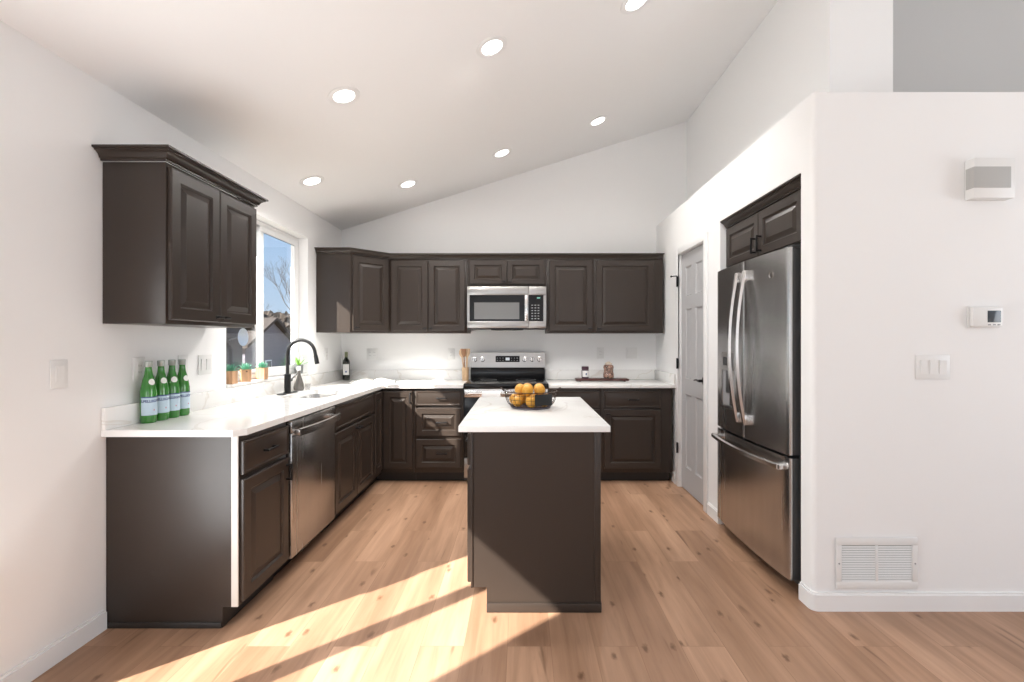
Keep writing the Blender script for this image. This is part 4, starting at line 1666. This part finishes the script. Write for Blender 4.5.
# tray with two jars
tr = thing('serving_tray', 'long dark red-brown wooden board on the right countertop', 'tray', (0.800, 4.690, CT1 + 0.0005), 0)
MB().prism(rrect(0, 0, 0.262, 0.075, 0.02), 0.008, 0.026, bevel=0.003).build('board', 'walnut', tr)
for x in (-0.22, 0.22):
    for y in (-0.05, 0.05):
        m = MB()
        m.lathe([(0.0005, 0), (0.010, 0), (0.010, 0.0085), (0.0005, 0.0085)], (x, y, 0), 12)
        m.build('foot', 'walnut', tr)
TZ = CT1 + 0.0275
j1 = thing('spice_jar', 'small jar with white label and dark purple lid on the board', 'jar', (0.635, 4.690, TZ), 0)
MB().lathe([(0.0005, 0), (0.034, 0), (0.036, 0.004), (0.036, 0.080), (0.030, 0.090), (0.0005, 0.090)], seg=26).build('body', 'jar_purple', j1)
MB().lathe([(0.033, 0.088), (0.036, 0.090), (0.036, 0.116), (0.033, 0.119), (0.0005, 0.119)], seg=26).build('lid', 'jar_purple', j1)
m = MB()
arc_patch(m, 0.0364, -1.0, 1.25, 0.016, 0.078, n_=18)
lb = m.build('label', 'label_white', j1, smooth=60)
m = MB()
arc_patch(m, 0.0370, 0.0, 0.35, 0.036, 0.054, n_=6)
m.build('label_mark', 'label_ink', lb, smooth=60)
j2 = thing('candy_jar', 'round glass jar of mixed brown nuts with pale lid on the board', 'jar', (0.868, 4.690, TZ), 0)
MB().lathe([(0.0005, 0), (0.040, 0), (0.050, 0.010), (0.052, 0.040), (0.044, 0.070), (0.046, 0.095), (0.051, 0.110), (0.046, 0.128), (0.030, 0.136), (0.0005, 0.137)], seg=28).build('nut_filling', 'nut_mix', j2, smooth=60)
MB().lathe([(0.0005, -0.0004), (0.042, -0.0004), (0.0525, 0.010), (0.0545, 0.040), (0.0465, 0.070), (0.0485, 0.095), (0.0535, 0.110), (0.048, 0.130), (0.036, 0.140)], seg=28).build('glass_body', 'jar_glass', j2, smooth=60)
MB().lathe([(0.0005, 0.1375), (0.036, 0.1375), (0.038, 0.150), (0.020, 0.158), (0.014, 0.166), (0.0005, 0.168)], seg=24).build('lid', 'cork_lid', j2, smooth=60)


# ------------------------------------------------------------------ outlets and switches
def plate(label, loc, rz, gang=1, kind='outlet', name=None):
    wd = 0.072 + 0.046 * (gang - 1)
    nm = name or ('wall_outlet' if kind == 'outlet' else ('light_switch' if kind == 'switch' else 'wall_plate'))
    t = thing(nm, label, {'outlet': 'outlet', 'switch': 'light switch', 'blank': 'wall plate'}[kind], loc, rz)
    MB().box(-wd / 2, -0.006, -0.058, wd / 2, -0.0006, 0.058, 0.0025).build('cover_plate', 'plastic_white', t)
    for g in range(gang):
        x = (g - (gang - 1) / 2) * 0.046
        if kind == 'switch':
            mb = MB()
            mb.prism([(-0.0062, -0.033), (-0.0075, -0.033), (-0.011, 0.033), (-0.0062, 0.033)], x - 0.0165, x + 0.0165, 'x')
            mb.build('rocker', 'plastic_white', t)
        elif kind == 'outlet':
            r_ = MB().box(x - 0.0165, -0.0085, -0.033, x + 0.0165, -0.0062, 0.033, 0.001).build('receptacle', 'plastic_white', t)
            mb = MB()
            for z in (-0.018, 0.014):
                mb.box(x - 0.0075, -0.0090, z - 0.002, x - 0.0055, -0.0086, z + 0.007)
                mb.box(x + 0.0050, -0.0090, z - 0.002, x + 0.0070, -0.0086, z + 0.006)
            mb.build('slot', 'vent_dark', r_)
    return t


plate('single white rocker switch on the left wall before the cabinets', (XL, 1.912, 1.166), PI / 2, 1, 'switch')
plate('white outlet plate on the left wall just before the green bottles', (XL, 2.312, 1.163), PI / 2, 1, 'outlet')
plate('white outlet plate on the left wall behind the last green bottle', (XL, 2.612, 1.165), PI / 2, 1, 'outlet')
plate('double white switch plate on the left wall between bottles and window', (XL, 2.795, 1.160), PI / 2, 2, 'switch')
plate('white outlet plate on the left wall between window and corner', (XL, 4.530, 1.175), PI / 2, 1, 'outlet')
plate('double white outlet plate on the back wall above the open book', (-1.560, YB, 1.165), 0, 2, 'outlet')
plate('white outlet plate on the back wall behind the wooden utensils', (-0.735, YB, 1.165), 0, 1, 'outlet')
plate('white outlet plate on the back wall above the nut jar', (0.825, YB, 1.175), 0, 1, 'outlet')
plate('double white switch plate on the back wall near the right corner', (1.150, YB, 1.175), 0, 2, 'switch')
plate('three-gang white rocker switch plate on the half-height wall', (1.984, YP, 1.174), 0, 3, 'switch')

# ------------------------------------------------------------------ partition fittings
th = thing('thermostat', 'white thermostat with small dark screen on the half-height wall', 'thermostat', (2.228, YP, 1.415), 0)
m = MB()
m.box(-0.078, -0.006, -0.053, 0.078, -0.0006, 0.053, 0.003)
m.build('back_plate', 'plastic_white', th)
m = MB()
m.box(-0.072, -0.028, -0.047, 0.072, -0.0062, 0.047, 0.006)
tb = m.build('housing', 'plastic_white', th)
MB().box(-0.004, -0.0295, -0.026, 0.060, -0.0282, 0.030, 0.0005).build('screen', 'screen_dark', tb)
m = MB()
for x in (0.005, 0.028, 0.050):
    m.box(x - 0.007, -0.0295, -0.040, x + 0.007, -0.0282, -0.034, 0.0005)
m.build('button', 'plastic_grey', tb)

ch = thing('door_chime', 'white door chime box with grey cloth band, high on the half-height wall', 'door chime', (2.236, YP, 2.072), 0)
m = MB()
m.box(-0.098, -0.052, -0.096, 0.098, -0.0006, 0.096, 0.006)
cb = m.build('housing', 'plastic_white', ch)
m = MB()
m.box(-0.0995, -0.0540, -0.048, 0.075, -0.010, 0.052, 0.002)
m.build('speaker_band', 'speaker_cloth', cb)

vg = thing('vent_grille', 'white louvered return-air grille low on the half-height wall', 'vent', (1.711, YP, 0.229), 0)
VW, VH = 0.392, 0.246
MB().box(-VW / 2 + 0.02, -0.003, -VH / 2 + 0.02, VW / 2 - 0.02, -0.0006, VH / 2 - 0.02).build('backing', 'vent_dark', vg)
m = MB()
for (a, c_, b_, d_) in ((-VW / 2, -VH / 2, VW / 2, -VH / 2 + 0.036), (-VW / 2, VH / 2 - 0.036, VW / 2, VH / 2), (-VW / 2, -VH / 2 + 0.036, -VW / 2 + 0.026, VH / 2 - 0.036),
                        (VW / 2 - 0.026, -VH / 2 + 0.036, VW / 2, VH / 2 - 0.036), (-0.006, -VH / 2 + 0.036, 0.006, VH / 2 - 0.036)):
    m.box(a, -0.010, c_, b_, -0.0032, d_, 0.0012)
m.build('frame', 'plastic_white', vg)
sl_h = (VH - 0.072) / 15
for k in range(15):
    z = -VH / 2 + 0.036 + k * sl_h
    MB().prism([(-0.0095, z), (-0.0085, z), (-0.0040, z + sl_h * 0.66), (-0.0050, z + sl_h * 0.66)], -VW / 2 + 0.024, VW / 2 - 0.024, 'x').build('louver', 'plastic_white', vg)
m = MB()
for x in (-VW / 2 + 0.013, VW / 2 - 0.013):
    m.lathe([(0.0005, -0.0102), (0.004, -0.0102), (0.004, -0.0115), (0.0005, -0.0118)], (x, 0, 0), 10, 'y')
m.build('screw', 'plastic_grey', vg)

# ------------------------------------------------------------------ recessed ceiling lights
lamps = [((344, 96), 'recessed ceiling light above the left wall cabinet, brightest on the left'),
         ((492, 47), 'recessed ceiling light high at the centre, nearest the viewer but one'),
         ((636, 2), 'recessed ceiling light cut off by the top of the picture'),
         ((312, 181), 'recessed ceiling light over the window'),
         ((408, 184), 'small recessed ceiling light nearest the corner wall cabinet'),
         ((502, 153), 'small recessed ceiling light above the microwave'),
         ((598, 121), 'small recessed ceiling light right of the ceiling centre near the back wall')]
slope = math.atan(0.3155)
proto = None
for (px, py), lab in lamps:
    u, v = (px - 521.5) / 470.0, (341 - py) / 470.0
    D = 1.75475 / (v - 0.3155 * u)
    pos = Vector((u * D, D, 1.3 + v * D))
    if proto is None:
        proto = thing('ceiling_light', lab, 'ceiling light', pos, 0, 'recessed ceiling lights')
        MB().lathe([(0.060, -0.0010), (0.062, -0.004), (0.078, -0.006), (0.092, -0.003), (0.093, -0.0006), (0.060, -0.0006)], seg=36, caps=False).build('trim_ring', 'trim_white', proto)
        MB().lathe([(0.0005, -0.0012), (0.060, -0.0012), (0.060, -0.0028), (0.0005, -0.0032)], seg=32).build('lens', 'lamp_glow', proto)
        o = proto
    else:
        o = dup(proto, pos, label=lab)
    o.rotation_euler = (0, -slope, 0)
    nrm = Vector((math.sin(slope), 0, -math.cos(slope)))
    aim = Vector((-0.75 if pos.x < 0 else 0.85, 4.0 if pos.y < 3.1 else 2.9, 0.6 if pos.y < 3.1 else 0.0)) - pos
    area('ceiling_lamp_light', pos + nrm * 0.012, aim, 0.11, 0.11, 9.0, (1.0, 0.97, 0.93), 'DISK').data.spread = math.radians(115)

# ------------------------------------------------------------------ outside the window
GZ = -1.5
mat('concrete', (0.55, 0.54, 0.52), 0.9, var=(3.0, 0.08))
tag(MB().box(-7.0, -6.0, -0.25, XL - T - 0.001, 2.5, -0.12).build('patio', 'concrete', smooth=0), 'unseen pale slab outside the sliding door, added to bounce sunlight', 'patio', kind='structure')  # unseen slab, added to bounce sunlight up to the ceiling
tag(MB().box(-80, -30, GZ - 0.2, -2.6, 110, GZ).build('ground', 'dry_grass', smooth=0), 'dry brown lawn outside the window', 'ground', kind='structure')


def house(label, x0, y0, y1, depth, zeave, zpeak, wallm):
    h = thing('neighbor_house', label, 'house', (x0, (y0 + y1) / 2, GZ), 0)
    hw_ = (y1 - y0) / 2
    MB().prism([(-hw_, 0), (hw_, 0), (hw_, zeave - GZ), (0, zpeak - GZ), (-hw_, zeave - GZ)], -depth, 0, 'x').build('wall', wallm, h, smooth=0)
    m_ = MB()
    sl_ = (zpeak - zeave) / hw_
    ov = 0.35
    for s in (-1, 1):
        m_.prism([(0, zpeak - GZ + 0.02), (0, zpeak - GZ + 0.20), (s * (hw_ + ov), zeave - GZ - sl_ * ov + 0.20), (s * (hw_ + ov), zeave - GZ - sl_ * ov + 0.02)], -depth - 0.3, 0.35, 'x')
    m_.build('roof', 'roof_shingle', h, smooth=0)
    f_ = MB()
    for y in (-hw_ * 0.15,):
        f_.box(0.0, y - 0.35, 0.75, 0.05, y + 0.35, 1.6, 0.01)
    wn = f_.build('window', 'trim_white', h)
    MB().box(0.045, -hw_ * 0.15 - 0.28, 0.82, 0.06, -hw_ * 0.15 + 0.28, 1.53).build('pane', 'screen_dark', wn)
    return h


house('grey gabled house seen through the right window pane', -16.0, 27.2, 33.0, 8.0, 1.05, 2.60, 'house_grey')
ht = house('taupe gabled house seen through the left window pane under the wall cabinet', -12.0, 13.4, 20.2, 8.0, 1.9, 3.5, 'house_taupe')

m = MB()
m.lathe([(0.0005, 0.0), (0.20, 0.04), (0.36, 0.13), (0.37, 0.12), (0.20, 0.02), (0.0005, -0.02)], (0, 0, 0), 28, 'x')
ds = m.build('satellite_dish', 'label_white', ht, loc=(0.45, 2.5, 2.96))
ds['label'] = 'white dish'
MB().tube([(-0.02, 0, 0), (-0.20, 0, -0.03), (-0.45, 0, -0.12)], 0.03).build('mount_arm', 'plastic_grey', ds)


def bare_tree(label, loc, height, seed, spread=1.0):
    rnd = random.Random(seed)
    t = thing('bare_tree', label, 'tree', loc, 0)
    trunk = MB()
    trunk.tube([(0, 0, 0), (0.05, 0, height * 0.2), (0.0, 0.06, height * 0.42)], [0.16, 0.11, 0.08], 8)
    trunk.build('trunk', 'bark', t)
    br = MB()

    def grow(p, d, ln, r, lev):
        q = p + d * ln
        mid = p + d * ln * 0.5 + Vector((rnd.uniform(-1, 1), rnd.uniform(-1, 1), 0)) * ln * 0.06
        br.tube([tuple(p), tuple(mid), tuple(q)], [r, r * 0.85, r * 0.65], 5)
        if lev == 0:
            return
        for _ in range(rnd.choice((2, 3, 3))):
            nd = (d + Vector((rnd.uniform(-1, 1), rnd.uniform(-1, 1), rnd.uniform(-0.25, 0.7))) * 0.75 * spread).normalized()
            grow(q if rnd.random() < 0.7 else mid, nd, ln * rnd.uniform(0.6, 0.82), r * 0.62, lev - 1)
    for k in range(5):
        a = k * 1.26
        grow(Vector((0, 0.05, height * (0.30 + 0.03 * k))), Vector((math.cos(a) * 0.6, math.sin(a) * 0.6, 1)).normalized(), height * 0.19, 0.045, 5)
    br.build('branch_crown', 'bark', t)
    return t


bare_tree('bare leafless tree standing behind the grey house', (-25.0, 45.0, GZ), 7.2, 3)
bare_tree('bare leafless tree with high branches at the right of the window pane', (-21.2, 44.5, GZ), 11.5, 11, 0.8)


def bush(label, loc, rx, ry, rz2, seed):
    rnd = random.Random(seed)
    b_ = bmesh.new()
    bmesh.ops.create_icosphere(b_, subdivisions=4, radius=1.0)
    for v in b_.verts:
        k = 1 + rnd.uniform(-0.16, 0.14)
        v.co = Vector((v.co.x * rx * k, v.co.y * ry * k, max(0, (v.co.z * k + 0.9)) * rz2 / 1.9))
    o = MB().merge(b_).build('shrub', 'brush_brown', smooth=0)
    o.location = loc
    tag(o, label, 'shrub')


bush('brown scrubby tree mass behind the grey house, left part', (-31.0, 58.5, GZ), 3.0, 5.0, 6.2, 1)
bush('brown scrubby tree mass right of the grey house roof', (-25.0, 51.5, GZ), 2.2, 3.5, 5.8, 2)

fn = thing('wooden_fence', 'low tan wooden fence seen through the window above the sill', 'fence', (-6.0, 7.0, GZ), 0)
m = MB()
y = 0.0
while y < 9.0:
    m.box(-0.012, y, 0.05, 0.012, y + 0.135, 2.12 + 0.02 * math.sin(y * 7))
    y += 0.145
m.build('boards', 'fence_wood', fn, smooth=0)
m = MB()
for z in (0.4, 1.8):
    m.box(0.013, 0, z, 0.05, 9.0, z + 0.09)
m.build('rails', 'fence_wood', fn, smooth=0)
